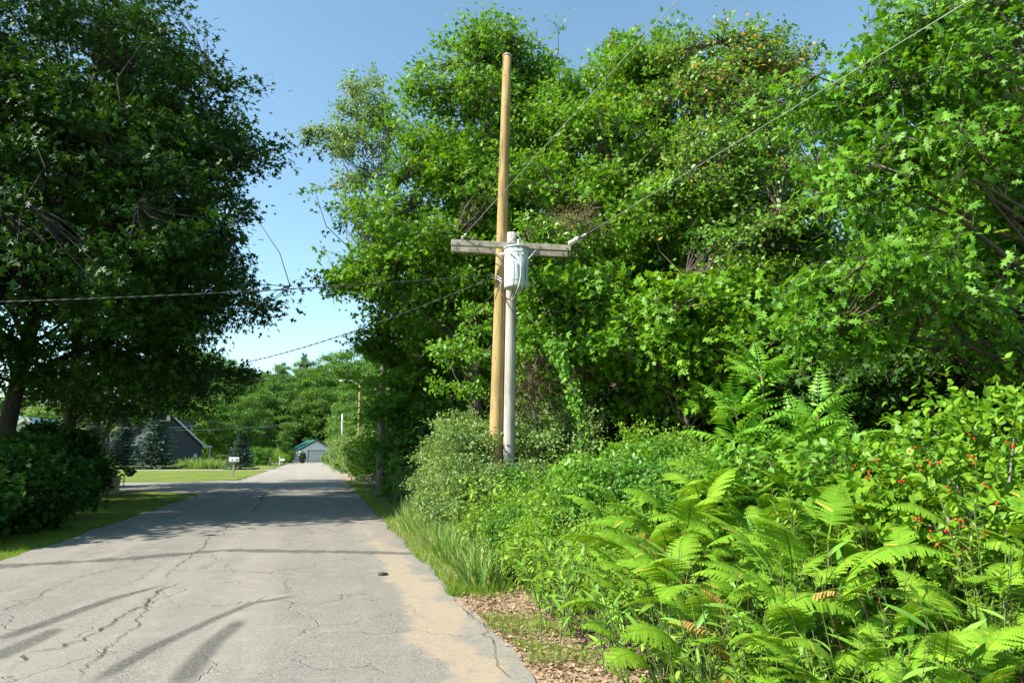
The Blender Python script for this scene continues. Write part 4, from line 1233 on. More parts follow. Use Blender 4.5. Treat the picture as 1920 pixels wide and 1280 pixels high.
# the berry bush at the right edge
def berry_bush():
    b = base_at(1830, 5.2)
    root = empty('honeysuckle_bush', b, 0, 'yellow green bush dotted with red berries at the right edge', 'bush')
    rng = np.random.default_rng(404)
    bl = blobs_px(b, [(1850, 860, 5.2, 170, 100), (1790, 960, 5.0, 150, 110), (1900, 1020, 4.8, 150, 120), (1740, 840, 5.6, 110, 70), (1880, 780, 5.6, 110, 60), (1960, 880, 5.0, 120, 120), (1700, 1000, 5.1, 90, 80), (1850, 1110, 4.7, 120, 80)])
    c, d = clump_points(rng, bl, 430, 0.5, 0.1)
    C, K = len(c), 14
    td = unit(d[:, None] * 0.8 + rng.normal(size=(C, 1, 3)) * 0.7 + np.array([0, 0, 0.25]))
    t = (np.arange(K)[None, :, None] + 0.5) / K
    pos = (c[:, None] + td * (t - 0.4) * 0.42 + rng.normal(size=(C, K, 3)) * 0.02).reshape(-1, 3)
    ax = (td + rng.normal(size=(C, K, 3)) * 0.8 + np.array([0, 0, -0.15])).reshape(-1, 3)
    nr = (np.repeat(d[:, None] * 0.55, K, 1) + rng.normal(size=(C, K, 3)) * 0.5 + np.array([0, 0, 0.8])).reshape(-1, 3)
    sz = rng.uniform(0.042, 0.078, len(pos))
    wp = pos + np.array(b)
    dist = np.linalg.norm(wp - CAMV, axis=1) + rng.uniform(0, 0.5, len(pos))
    rel = wp[:, 0] * sy_ + wp[:, 1] * cy_
    rr = wp[:, 0] * cy_ - wp[:, 1] * sy_
    vis = (rr / rel) < 0.745
    order = np.argsort(dist + 99 * (~vis))
    near, rest = order[:300], order[300:]
    leaf_objects(root, pos[near], ax[near], nr[near], sz[near] * 1.1, 'cordate', M['berry_leaf'])
    V, Tt, ti = leaves(pos[rest], ax[rest], nr[rest], sz[rest], np.clip(rng.random(len(rest)) * 0.9, 0, 0.9), 'cordate')
    link('foliage', np_mesh('foliage', V, Tt, ti, M['berry_leaf']), root, kind='stuff')
    mb = MB()
    for k in range(26):
        e = Vector(c[int(rng.integers(C))])
        s = Vector((rng.normal() * 0.12, rng.normal() * 0.12, -0.05))
        mb.tube([s, s.lerp(e, 0.5) + Vector((0, 0, 0.35)), e], [0.013, 0.009, 0.004], 5, cap=False)
    mb.build('stem', M['bark_pale'], root)
    bm = MB()
    bm.lathe([(0.001, -0.0085), (0.006, -0.006), (0.0085, 0), (0.006, 0.006), (0.001, 0.0085)], 8)
    me = bm.mesh('berry', M['berry'])
    spots = [(1708, 838), (1741, 865), (1762, 872), (1742, 1002), (1718, 880), (1820, 822), (1893, 830), (1822, 862), (1800, 980), (1790, 1040), (1760, 1022), (1690, 905), (1630, 890), (1600, 880), (1640, 870), (1770, 1000), (1810, 1030), (1850, 1000), (1870, 940), (1720, 970), (1780, 915), (1846, 905)]
    for px, py in spots:
        for q in range(int(rng.integers(2, 5))):
            w = P(px + rng.uniform(-9, 9), py + rng.uniform(-9, 9), 1.0)
            dv = (w - Vector(CAMV)).normalized()
            hit = np.linalg.norm(np.cross(wp[vis] - CAMV, np.array(dv)), axis=1)
            k = np.where(hit < 0.10)[0]
            if len(k) == 0: continue
            dd = ((wp[vis][k] - CAMV) @ np.array(dv)).min() - 0.01
            o = link('berry', me, root)
            o.location = Vector(CAMV) + dv * dd - b
berry_bush()

# vines
def vine_column(name, label, pts, rad, nleaf, size, mat, tpl, seed, cat='vine', core=True, flat=0.4):
    rng = np.random.default_rng(seed)
    b = Vector(pts[0])
    root = empty(name, b, 0, label, cat)
    P_ = [Vector(p) - b for p in pts]
    mb = MB()
    mb.tube(P_, [0.045, 0.035, 0.03, 0.02][:len(P_)] if len(P_) <= 4 else 0.03, 6)
    if core: mb.build('stem', M['bark'], root)
    n = len(P_) - 1
    u = rng.random(nleaf) * n
    i = np.minimum(u.astype(int), n - 1)
    f = (u - i)[:, None]
    A = np.array([list(p) for p in P_])
    pos = A[i] * (1 - f) + A[i + 1] * f
    d = rdir(rng, nleaf)
    pos = pos + d * (rad * rng.random(nleaf) ** 0.5)[:, None]
    ax = rng.normal(size=(nleaf, 3)) * 0.6 + np.array([0, 0, -0.8])
    nr = d * 0.8 + rng.normal(size=(nleaf, 3)) * 0.4 + np.array([0, 0, 0.6]) + np.array([-0.25, -0.5, 0])
    V, Tt, ti = leaves(pos, ax, nr, size * rng.uniform(0.6, 1.2, nleaf), np.clip(rng.random(nleaf) * 0.9, 0, 0.93), tpl)
    link('foliage', np_mesh('foliage', V, Tt, ti, mat), root)
    return root
def pxline(L): return [P(*q) for q in L]
gb = base_at(1092, 13.2)
vine_column('vine', 'bright leafy vine climbing a leaning dead stem', [gb] + pxline([(1088, 775, 13.2), (1062, 690, 13.3), (1030, 640, 13.4)]), 0.17, 900, 0.085, M['vine'], 'cordate', 1)
def vine_mass(name, label, foot_px, fw, specs, mat, tpl, size, nclump, nleaf, seed, **kw):
    b = base_at(foot_px, fw)
    make_tree(name, label, b, blobs_px(b, specs), [(0, 0, -0.05), (0.1, 0, 1.5), (0.0, 0.1, 3.0), (0.1, 0, max(3.4, max(q[2] for q in blobs_px(b, specs))))], 0.05, mat, seed, nclump, nleaf, tpl, size, cat='vine', crown_name='foliage', nlimb=10, **kw)
vine_mass('vine', 'green vine curtain in the trees left of the tan pole', 890, 17.5, [(890, 640, 17.3, 35, 50), (875, 700, 17.2, 40, 45), (905, 580, 17.5, 22, 30), (860, 660, 17.6, 25, 30)], M['vine'], 'cordate', 0.10, 110, 24, 501, twig=0.4, up=0.4, outw=0.9, bough=0.25)
vine_mass('vine', 'tangled vine mass behind the right crossarm end', 1035, 15.9, [(1035, 430, 15.8, 65, 35), (1000, 480, 15.9, 45, 40), (1060, 500, 15.8, 40, 50), (1005, 580, 15.6, 38, 55), (1050, 640, 15.4, 50, 50), (1010, 690, 15.2, 40, 45), (1090, 690, 15.2, 35, 40)], M['vine'], 'cordate', 0.085, 330, 26, 502, twig=0.35, up=0.4, outw=0.9, bough=0.25)
vine_mass('dead_vine', 'dry brown vine tangle hanging right of the crossarm', 1080, 15.5, [(1085, 425, 15.4, 45, 25), (1040, 410, 15.4, 40, 18), (1110, 400, 15.4, 18, 30)], M['dead'], 'blade', 0.22, 34, 25, 503, twig=0.5, up=0.2, outw=0.3, rnd=1.0, droop=0.8)
vine_mass('dead_vine', 'dry brown creeper right of the grey pole', 1000, 14.6, [(1008, 690, 14.5, 22, 40), (985, 735, 14.4, 20, 25), (1080, 700, 14.5, 12, 18)], M['dead'], 'blade', 0.2, 34, 30, 504, twig=0.4, up=0.2, outw=0.3, rnd=1.0, droop=0.8)

# grass, litter, low undergrowth: uncountable stuff
def blade_field(name, label, pts, h, mat, seed, tpl='blade', lean=0.45, wide=1.0):
    rng = np.random.default_rng(seed)
    n = len(pts)
    ax = np.stack([rng.normal(0, lean, n), rng.normal(0, lean, n), np.ones(n)], 1)
    nr = rdir(rng, n) * np.array([1, 1, 0.2])
    hh = h * rng.uniform(0.5, 1.25, n)
    V, Tt, ti = leaves(pts, ax, nr, hh, np.clip(rng.random(n) * 0.98, 0, 0.99), tpl)
    o = link(name, np_mesh(name, V, Tt, ti, mat), kind='stuff')
    tag(o, label, 'grass')
    return o
rg2 = np.random.default_rng(808)
def scatter(n, xf, y0, y1, ypow=1.0):
    y = y0 + (y1 - y0) * rg2.random(n) ** ypow
    x = xf(y, rg2.random(n))
    z = np.array([gz(a, b) for a, b in zip(x, y)]) if x.max() > 1.9 else np.zeros(n)
    return np.stack([x, y, z], 1)
el = np.vectorize(lambda y: road_l(y)); er = np.vectorize(lambda y: road_r(y))
blade_field('grass', 'mown green grass along the left road edge', scatter(38000, lambda y, u: el(y) + 0.06 - (0.16 + 5.4 * u ** 1.5) + 0.05, 8.5, 29.5, 1.35), 0.085, M['grass'], 1, wide=2)
p = scatter(16000, lambda y, u: er(y) - 0.03 + 0.75 * u ** 1.2, 8.0, 40.0, 1.6)
blade_field('grass', 'uneven grass fringe along the right road edge', p, 0.125, M['grass'], 2)
p = scatter(9000, lambda y, u: er(y) + 0.02 + 0.6 * u, 3.5, 8.6)
k = np.sin(p[:, 1] * 5.1 + p[:, 0] * 3) + np.sin(p[:, 1] * 2.3) > 0.1
blade_field('grass', 'sparse low grass tufts on the leaf-strewn verge', p[k], 0.09, M['grass'], 3)
# tall fine grass tufts
def tuft_proto():
    rng = np.random.default_rng(515)
    n = 200
    pos = np.stack([rng.normal(0, 0.10, n), rng.normal(0, 0.10, n), np.zeros(n)], 1)
    ax = np.stack([rng.normal(0, 0.28, n) + pos[:, 0] * 2, rng.normal(0, 0.28, n) + pos[:, 1] * 2, np.ones(n)], 1)
    v, t = TPL['blade']
    V, Tt, ti = leaves(pos, ax, rdir(rng, n) * np.array([1, 1, .2]), rng.uniform(0.2, 0.5, n), rng.random(n) * 0.99, 'blade')
    c = np.repeat(pos, len(v), 0)
    root = empty('grass_tuft')
    c = np.repeat(pos, len(v), 0)
    V = c + (V - c) * np.array([1, 1, 1])
    link('blades', np_mesh('blades', V, Tt, ti, M['hay']), root)
    return root
tp = tuft_proto()
k = 0
for i in range(44):
    y = 8.2 + 10 * (i / 44) + rf.uniform(-0.15, 0.15)
    x = 2.05 + rf.uniform(-0.15, 0.5) + 0.01 * y
    put(tp, k > 0, (x, y, gz(x, y)), rf.uniform(0, 6.28), rf.uniform(0.75, 1.25), 'tall fine grass tuft at the foot of the thicket', 'grass tuft', 'tall grass tufts along the thicket')
    k += 1
# fallen leaves on the verge
n = 5200
y = 3.6 + 5.6 * rg2.random(n); x = 1.60 + 0.8 * rg2.random(n) ** 1.1
pp = np.stack([x, y, np.array([gz(a, b) for a, b in zip(x, y)]) + 0.012 + 0.02 * rg2.random(n)], 1)
V, Tt, ti = leaves(pp, np.stack([rg2.normal(size=n), rg2.normal(size=n), rg2.normal(size=n) * 0.25], 1), np.array([[0, 0, 1.0]]) + rg2.normal(0, 0.35, (n, 3)), rg2.uniform(0.02, 0.055, n), np.clip(rg2.random(n), 0, 0.96), 'ovate')
tag(link('leaf_litter', np_mesh('leaf_litter', V, Tt, ti, M['litter']), kind='stuff'), 'brown fallen leaves strewn on the right verge', 'leaf litter')
# low undergrowth that fills the gaps between the plants
n = 30000
fwv = 2.4 + 10 * rg2.random(n) ** 1.2
rtv = -1.6 + 9.0 * rg2.random(n)
X = fwv * sy_ + rtv * cy_; Y = fwv * cy_ - rtv * sy_
ok = (X > 2.0 + 0.25 * rg2.random(n)) & (rtv / fwv < 0.85)
X, Y, fwv = X[ok], Y[ok], fwv[ok]
n = len(X)
hmax = 0.35 + 0.09 * (fwv - 2.4)
pp = np.stack([X, Y, np.array([gz(a, b) for a, b in zip(X, Y)]) + hmax * rg2.random(n)], 1)
V, Tt, ti = leaves(pp, rg2.normal(size=(n, 3)), np.array([[0, 0, 1.0]]) + rg2.normal(0, 0.6, (n, 3)), rg2.uniform(0.05, 0.10, n), np.clip(rg2.random(n) * 0.9, 0, 0.9), 'ovate4')
tag(link('undergrowth', np_mesh('undergrowth', V, Tt, ti, M['shrub']), kind='stuff'), 'low leafy undergrowth filling the roadside bank', 'undergrowth')
print('undergrowth', round(time.time() - T0, 1))

# ================================================================== POLES, WIRES, HOUSES, YARD
M['tan_pole'] = plain_mat('treated_pole_wood', (0.40, 0.285, 0.12), 0.75, nscale=6, col2=(0.27, 0.18, 0.065), bump=0.003, stretch=(3, 3, 0.12), bscale=30)
M['grey_pole'] = plain_mat('weathered_pole_wood', (0.50, 0.46, 0.41), 0.85, nscale=9, col2=(0.30, 0.275, 0.245), bump=0.004, stretch=(4, 4, 0.10), bscale=30)
def pole_mat(name, c1, c2, crackc, cs=0.9):
    m, nt, out = new_mat(name)
    v = coords(nt, 'Object', (1, 1, 0.10))
    n1 = noise(nt, v, 9, 5, 0.65)
    n2 = noise(nt, coords(nt, 'Object', (26, 26, 0.55)), 1.0, 4, 0.6)
    n3 = noise(nt, coords(nt, 'Object', (3, 3, 1.2)), 2.0, 4, 0.6)
    c = mixc(nt, mapr(nt, n1, 0.32, 0.68), c2, c1)
    c = mixc(nt, mapr(nt, n3, 0.5, 0.75, 0, 0.5), c, tuple(x * 0.6 for x in c2))
    cr = mapr(nt, n2, 0.60, 0.68, 0, cs)
    c = mixc(nt, cr, c, crackc)
    p = nd(nt, 'ShaderNodeBsdfPrincipled')
    nt.links.new(c, p.inputs['Base Color'])
    p.inputs['Roughness'].default_value = 0.85
    p.inputs['Specular IOR Level'].default_value = 0.2
    b = nt.nodes.new('ShaderNodeBump')
    b.inputs['Distance'].default_value = 0.012
    nt.links.new(math_n(nt, 'SUBTRACT', math_n(nt, 'MULTIPLY', n1, 0.4), cr), b.inputs['Height'])
    nt.links.new(b.outputs[0], p.inputs['Normal'])
    nt.links.new(p.outputs[0], out.inputs[0])
    return m
M['tan_pole'] = pole_mat('treated_pole_wood', (0.37, 0.262, 0.112), (0.25, 0.168, 0.065), (0.085, 0.055, 0.025), 0.85)
M['grey_pole'] = pole_mat('weathered_pole_wood', (0.42, 0.39, 0.35), (0.27, 0.25, 0.225), (0.09, 0.08, 0.07), 0.9)
M['arm_wood'] = plain_mat('weathered_arm_wood', (0.42, 0.37, 0.29), 0.85, nscale=7, col2=(0.22, 0.19, 0.145), bump=0.004, bscale=40)
M['tank'] = plain_mat('grey_enamel', (0.46, 0.50, 0.50), 0.42, nscale=3, col2=(0.37, 0.41, 0.405))
M['porcelain'] = plain_mat('grey_porcelain', (0.60, 0.60, 0.58), 0.2, nscale=4)
M['galv'] = plain_mat('galvanised_steel', (0.42, 0.43, 0.43), 0.45, metal=0.6, nscale=12, var=0.2)
M['black_cable'] = plain_mat('black_cable', (0.025, 0.025, 0.027), 0.5, nscale=8)
M['bare_cable'] = plain_mat('bare_cable', (0.33, 0.33, 0.32), 0.4, metal=0.5, nscale=8)
M['white'] = plain_mat('white_paint', (0.70, 0.70, 0.69), 0.5, nscale=3, var=0.05)
M['white_metal'] = plain_mat('white_siding', (0.70, 0.72, 0.74), 0.45, nscale=2, var=0.05)
M['green_roof'] = plain_mat('green_roof_metal', (0.06, 0.25, 0.20), 0.4, nscale=2, var=0.12)
M['blue_roof'] = plain_mat('pale_blue_roof_metal', (0.20, 0.38, 0.42), 0.4, nscale=2, var=0.1)
M['dark_wall'] = plain_mat('dark_slate_siding', (0.03, 0.037, 0.05), 0.7, nscale=2, var=0.15)
M['dark_roof'] = plain_mat('dark_shingle', (0.04, 0.042, 0.045), 0.9, nscale=20, var=0.3, bump=0.01)
M['trim'] = plain_mat('grey_trim', (0.42, 0.44, 0.46), 0.5, nscale=3, var=0.05)
M['doorpanel'] = plain_mat('garage_door_paint', (0.50, 0.51, 0.49), 0.5, nscale=3, var=0.05)
M['pane'] = plain_mat('window_glass', (0.03, 0.035, 0.04), 0.08, nscale=2, spec=0.6)
M['post_wood'] = plain_mat('grey_post_wood', (0.36, 0.31, 0.25), 0.85, nscale=12, var=0.25)
M['dark_iron'] = plain_mat('dark_iron', (0.02, 0.02, 0.02), 0.5, nscale=8)
M['rust'] = plain_mat('rusty_metal', (0.28, 0.08, 0.04), 0.8, nscale=9, var=0.3)
M['stone'] = plain_mat('grey_stone', (0.30, 0.29, 0.27), 0.9, nscale=6, var=0.3, bump=0.01)
M['ink'] = plain_mat('black_ink', (0.02, 0.02, 0.02), 0.6)

# dry stems among the green
n = 900
fq = 3.2 + 9 * rg2.random(n); rq = -1.5 + 7.0 * rg2.random(n)
X = fq * sy_ + rq * cy_; Y = fq * cy_ - rq * sy_
k = X > 2.1
pts = np.stack([X[k], Y[k], np.array([gz(a, b) for a, b in zip(X[k], Y[k])]) + 0.1], 1)
tipv = np.stack([rg2.normal(0, 0.3, len(pts)), rg2.normal(0, 0.3, len(pts)), rg2.uniform(0.4, 0.95, len(pts))], 1)
tag(link('dry_stems', twig_mesh('dry_stems', pts, pts + tipv, 0.0032, M['dead']), kind='stuff'), 'brown dry stems scattered through the undergrowth', 'stems')

# --- the tan pole
PD = 14.0
def pole(name, label, px0, px1, ytop, fw, r0, r1, mat, cat='utility pole', sides=20):
    b = base_at(px0, fw)
    t = P(px1, ytop, fw)
    root = empty(name, b, 0, label, cat)
    mb = MB()
    v = t - b
    mb.tube([Vector((0, 0, -0.2)) - v * 0.0] + [v * (k / 8) for k in range(1, 9)], [r0 + (r1 - r0) * k / 8 for k in range(9)], sides)
    mb.build('shaft', mat, root)
    return root, b, t
tan, tb, tt = pole('utility_pole', 'tall new tan wooden utility pole', 927, 951, 107, PD + 0.12, 0.165, 0.095, M['tan_pole'])
gry, gb_, gt = pole('utility_pole', 'shorter old silver grey pole carrying the crossarm', 953, 960, 437, PD + 0.02, 0.128, 0.105, M['grey_pole'])
mb = MB()
mb.lathe([(0.10, 0), (0.112, 0.02), (0.09, 0.05), (0.03, 0.07)], 16, Matrix.Translation(tt - tb))
mb.build('pole_cap', M['post_wood'], tan)
# crossarm: two timbers bolted either side of the poles, square to the wires
ca = P(846, 455, PD - 0.28); cb = P(1070, 466, PD - 0.08)
axv = (cb - ca).normalized()
depth = Vector((sy_, cy_, 0)); depth = (depth - axv * depth.dot(axv)).normalized()
upv = axv.cross(depth)
if upv.z < 0: upv = -upv
def timber(o0, o1, w, h):
    m = MB()
    vs = []
    for p in (o0, o1):
        for a, c in ((-1, -1), (1, -1), (1, 1), (-1, 1)):
            vs.append(p + depth * a * w / 2 + upv * c * h / 2)
    m.add(vs, [(0, 1, 5, 4), (1, 2, 6, 5), (2, 3, 7, 6), (3, 0, 4, 7), (3, 2, 1, 0), (4, 5, 6, 7)])
    return m
for k, off in enumerate((0.0, 0.46)):
    m = timber(ca + depth * off - gb_, cb + depth * off - gb_, 0.095, 0.125)
    o = m.build('crossarm', M['arm_wood'], gry)
    bv = o.modifiers.new('edge', 'BEVEL'); bv.width = 0.008; bv.segments = 2
def bolt_spot(t, off): return ca.lerp(cb, t) + depth * off
for t in (0.045, 0.22, 0.50, 0.73, 0.955):
    q = bolt_spot(t, -0.055) - gb_
    m = MB(); m.tube([q, q + depth * 0.57], 0.011, 6); m.tube([q - depth * 0.012, q + depth * 0.004], 0.024, 6)
    m.build('bolt', M['galv'], gry)
for pa, pb in (((912, 459), (945, 492)), ((1006, 469), (985, 492))):
    a, b = P(pa[0], pa[1], PD - 0.20) - gb_, P(pb[0], pb[1], PD - 0.17) - gb_
    m = MB(); m.tube([a, b], 0.018, 4)
    m.build('brace', M['galv'], gry)
# knots and checks on the tan pole
rk = np.random.default_rng(31)
for k in range(16):
    u = rk.uniform(0.08, 0.97); a = rk.uniform(-2.8, -0.6)
    c = (tt - tb) * u
    r = 0.165 + (0.095 - 0.165) * u
    n_ = Vector((math.cos(a - YAW), math.sin(a - YAW), 0))
    m = MB(); m.lathe([(0.004, 0.004), (0.011, 0.003), (0.014, 0.0)], 8, Matrix.Translation(c + n_ * (r - 0.001)) @ n_.to_track_quat('Z', 'Y').to_matrix().to_4x4())
    m.build('knot', M['bark'], tan)

# --- transformer hung on the grey pole
tc = P(968, 505, PD - 0.52)
zt, zb = P(968, 468, PD - 0.52).z, P(968, 541, PD - 0.52).z
tr = empty('transformer', Vector((tc.x, tc.y, zb)), 0, 'pale grey cylindrical transformer hanging from the grey pole', 'transformer')
h = zt - zb; rr_ = 0.245
m = MB(); m.lathe([(rr_ * 0.93, 0.0), (rr_ * 0.985, 0.012), (rr_, 0.05), (rr_, h)], 40); m.build('tank', M['tank'], tr)
m = MB(); m.lathe([(rr_ + 0.016, h), (rr_ + 0.018, h + 0.028), (rr_ * 0.8, h + 0.055), (rr_ * 0.3, h + 0.075), (0.01, h + 0.078)], 40); m.build('lid', M['tank'], tr)
for z in (0.14, h - 0.10):
    m = MB(); m.lathe([(rr_ + 0.001, z - 0.015), (rr_ + 0.006, z - 0.012), (rr_ + 0.006, z + 0.012), (rr_ + 0.001, z + 0.015)], 40); m.build('band', M['tank'], tr)
fwdv = Vector((sy_, cy_, 0)); rtv_ = Vector((cy_, -sy_, 0))
m = MB(); m.box((-0.05, 0, h * 0.3), (0.05, 0.30, h * 0.38), Matrix.Rotation(-YAW, 4, 'Z') @ Matrix.Translation((0, rr_ - 0.02, 0))); m.build('hanger', M['galv'], tr)
m = MB(); m.box((-0.05, 0, h * 0.8), (0.05, 0.30, h * 0.88), Matrix.Rotation(-YAW, 4, 'Z') @ Matrix.Translation((0, rr_ - 0.02, 0))); m.build('hanger', M['galv'], tr)
# top bushing, side bushings, arrester
def bushing(base, d, L, r, name, n=4):
    m = MB()
    prof = []
    for k in range(n):
        z = L * k / n
        prof += [(r * 0.6, z), (r, z + L / n * 0.35), (r * 0.6, z + L / n * 0.7)]
    prof += [(r * 0.35, L), (0.004, L + 0.01)]
    m.lathe(prof, 14, Matrix.Translation(base) @ Vector(d).normalized().to_track_quat('Z', 'Y').to_matrix().to_4x4())
    return m.build(name, M['porcelain'], tr)
bushing(Vector((0, 0, h + 0.06)) + rtv_ * 0.05, (0, 0, 1), 0.16, 0.035, 'bushing')
bushing(-rtv_ * (rr_ - 0.01) + Vector((0, 0, h - 0.11)) - fwdv * 0.04, -rtv_, 0.10, 0.045, 'bushing', 2)
for k, a in enumerate((-0.12, 0.02, 0.14)):
    bushing(rtv_ * a - fwdv * (rr_ * 0.93) + Vector((0, 0, h - 0.16)), -fwdv + Vector((0, 0, -0.1)), 0.06, 0.025, 'bushing', 2)
def cablev(parent, pts, r, mat, name='cable', off=Vector((0, 0, 0))):
    P2 = [Vector(p) - off for p in pts]
    out = []
    for i in range(len(P2) - 1):
        p0, p1, p2, p3 = P2[max(i - 1, 0)], P2[i], P2[i + 1], P2[min(i + 2, len(P2) - 1)]
        for k in range(5):
            t = k / 5
            out.append(0.5 * ((2 * p1) + (p2 - p0) * t + (2 * p0 - 5 * p1 + 4 * p2 - p3) * t * t + (3 * p1 - p0 - 3 * p2 + p3) * t ** 3))
    out.append(P2[-1])
    m = MB(); m.tube(out, r, 6)
    return m.build(name, mat, parent)
T3 = tr.location.copy()
F1 = PD - 0.52 - rr_ - 0.03
cablev(tr, [P(963, 488, F1), P(964, 500, F1), P(963.5, 525, F1), P(961, 545, F1 + 0.05), P(955, 560, PD - 0.2), P(945, 555, PD - 0.2)], 0.009, M['black_cable'], off=T3)
cablev(tr, [P(975, 488, F1), P(977, 500, F1 - 0.01), P(975, 525, F1), P(969, 545, F1 + 0.05), P(960, 562, PD - 0.2), P(948, 560, PD - 0.2)], 0.009, M['porcelain'], off=T3)
cablev(tr, [P(984, 486, F1 + 0.05), P(985, 505, F1 + 0.03), P(984, 530, F1 + 0.05), P(979, 545, F1 + 0.1), P(972, 555, PD - 0.25), P(958, 564, PD - 0.2)], 0.009, M['black_cable'], off=T3)
cablev(tr, [P(979, 541, F1 + 0.06), P(982, 538, F1 + 0.05), P(979, 547, F1 + 0.07), P(974, 550, F1 + 0.1)], 0.022, M['black_cable'], off=T3)
cablev(gry, [P(942, 527, PD - 0.2), P(941, 545, PD - 0.22), P(945, 557, PD - 0.22), P(952, 570, PD - 0.17), P(962, 585, PD - 0.15)], 0.008, M['black_cable'], 'cable', gb_)
cablev(gry, [P(940, 529, PD - 0.25), P(938, 545, PD - 0.25), P(943, 553, PD - 0.24), P(950, 563, PD - 0.2), P(957, 575, PD - 0.17)], 0.008, M['bare_cable'], 'cable', gb_)
cablev(gry, [P(940, 500, PD - 0.15), P(950, 466, PD - 0.33), P(957, 455, PD - 0.36), P(965, 448, PD - 0.3), P(972, 458, PD - 0.36), P(974, 466, PD - 0.42)], 0.006, M['black_cable'], 'jumper', gb_)
cablev(gry, [P(958, 440, PD - 0.13), P(972, 442, PD - 0.2), P(980, 462, PD - 0.4), P(983, 470, PD - 0.45)], 0.005, M['bare_cable'], 'jumper', gb_)
cablev(tr, [P(946, 478, PD - 0.55), P(950, 468, PD - 0.68), P(962, 463, PD - 0.74), P(975, 466, PD - 0.72)], 0.012, M['white'], off=T3)

# --- wires
def wire(label, pts, r, mat, sag=0.0, n=40, twist=0.0, cat='wire', group=None, name='overhead_wire'):
    A = [Vector(p) for p in pts]
    out = []
    for k in range(n + 1):
        t = k / n
        p = A[0].lerp(A[1], t)
        p.z -= sag * 4 * t * (1 - t)
        out.append(p - A[0])
    root = MB()
    root.tube(out, r, 5)
    if twist:
        for ph in (0, math.pi):
            q = []
            N = n * 8
            for k in range(N + 1):
                t = k / N
                p = A[0].lerp(A[1], t); p.z -= sag * 4 * t * (1 - t)
                a = ph + t * twist
                q.append(p - A[0] + Vector((0, 0, math.cos(a))) * r * 1.7 + rtv_ * math.sin(a) * r * 0.3 + fwdv * math.sin(a) * r * 1.6)
            root.tube(q, r * 0.9, 4)
    o = root.build(name, mat, None, A[0])
    tag(o, label, cat, group)
    return o
# two primaries running overhead to the next pole behind the viewer
def through(p0, px, py, fw, ext):
    q = P(px, py, fw)
    d = (q - p0)
    return p0, p0 + d * ext
a0 = P(866, 446, PD - 0.25)
wire('thin bare line from the left crossarm end rising across the sky', through(a0, 1270, 0, 8.2, 5.0), 0.006, M['bare_cable'], 0.0)
i0 = P(1066, 458, PD - 0.12)
i1 = P(1103, 437, PD - 0.75)
wire('bare line from the insulator over the right trees', through(i1, 1820, 0, 6.6, 5.0), 0.0055, M['bare_cable'], 0.0)
ins = empty('strain_insulator', i0, 0, 'ribbed grey insulator string at the right end of the crossarm', 'insulator')
dv = (i1 - i0); L = dv.length; dq = dv.normalized().to_track_quat('Z', 'Y').to_matrix().to_4x4()
m = MB(); m.tube([(0, 0, 0), dv], 0.012, 6); m.build('rod', M['dark_iron'], ins)
for k in range(4):
    m = MB(); m.lathe([(0.02, -0.012), (0.056, -0.008), (0.058, 0.004), (0.018, 0.012)], 16, Matrix.Translation(dv * (0.10 + 0.13 * k)) @ dq); m.build('disc', M['porcelain'], ins)
m = MB(); m.lathe([(0.012, 0), (0.028, 0.03), (0.028, 0.14), (0.012, 0.2)], 12, Matrix.Translation(dv * 0.66) @ dq); m.build('clamp', M['galv'], ins)
dl = (P(1270, 0, 8.2) - a0).normalized()
i2 = empty('dead_end_clamp', a0 - upv * 0.02, 0, 'small metal clamp at the left end of the crossarm', 'clamp')
m = MB(); m.lathe([(0.012, -0.02), (0.026, 0.03), (0.022, 0.14), (0.010, 0.22)], 12, dl.to_track_quat('Z', 'Y').to_matrix().to_4x4()); m.build('body', M['galv'], i2)
m = MB(); m.tube([(0, 0, -0.05), (0.02, 0, 0.02), (0, 0, 0.06)], 0.012, 6); m.build('eye_bolt', M['galv'], i2)
# service drops to the left
s0 = P(922, 516, PD - 0.1)
wire('twisted service cable crossing to the left edge', (s0, P(-260, 572, 13.0)), 0.0058, M['black_cable'], 0.10, twist=150)
s1 = P(922, 521, PD - 0.1)
wire('twisted service cable sloping down behind the oak', (s1, P(280, 700, 30.0)), 0.0065, M['black_cable'], 0.55, twist=190)
for q in (s0, s1):
    cablev(tan, [q, q + rtv_ * 0.10 + Vector((0, 0, -0.01)), P(942, 524 if q is s0 else 529, PD - 0.2)], 0.009, M['bare_cable'], 'cable_tail', tb)
# street lamp pole
lp, lb_, lt = pole('street_lamp', 'far tan pole with a curved street lamp arm', 672.5, 676, 711, 60, 0.16, 0.115, M['tan_pole'], 'street lamp', 12)
arm = [P(675, 724, 60), P(670, 719, 60), P(664, 715, 60), P(655, 713, 60), P(647, 713, 60)]
cablev(lp, arm, 0.045, M['galv'], 'lamp_arm', lb_)
m = MB(); q = P(642, 713.5, 60) - lb_
m.lathe([(0.03, -0.35), (0.12, -0.25), (0.15, 0.1), (0.06, 0.38)], 12, Matrix.Translation(q) @ Vector((rtv_.x, rtv_.y, 0.03)).to_track_quat('Z', 'Y').to_matrix().to_4x4() @ Matrix.Scale(0.55, 4, (0, 1, 0)))
m.build('lamp_head', M['galv'], lp)
wire('wire sagging right from the street lamp pole', (P(678, 719, 60), P(760, 715, 52)), 0.03, M['bare_cable'], 0.55)
wire('dark cable from the poles down to the street lamp', (P(928, 548, PD + 0.1), P(677, 722, 60)), 0.011, M['black_cable'], 1.1)
sp2, _, _ = pole('white_post', 'short pale post beyond the hedge row', 641, 642, 776, 92, 0.10, 0.09, M['white'], 'post', 10)
for pp in (((300, 800, 72), (395, 788, 100)), ((395, 788, 100), (520, 800, 110)), ((330, 806, 80), (560, 790, 120))):
    wire('faint service wire strung before the hill trees', (P(*pp[0]), P(*pp[1])), 0.022, M['bare_cable'], 0.4, group='faint wires before the hill')
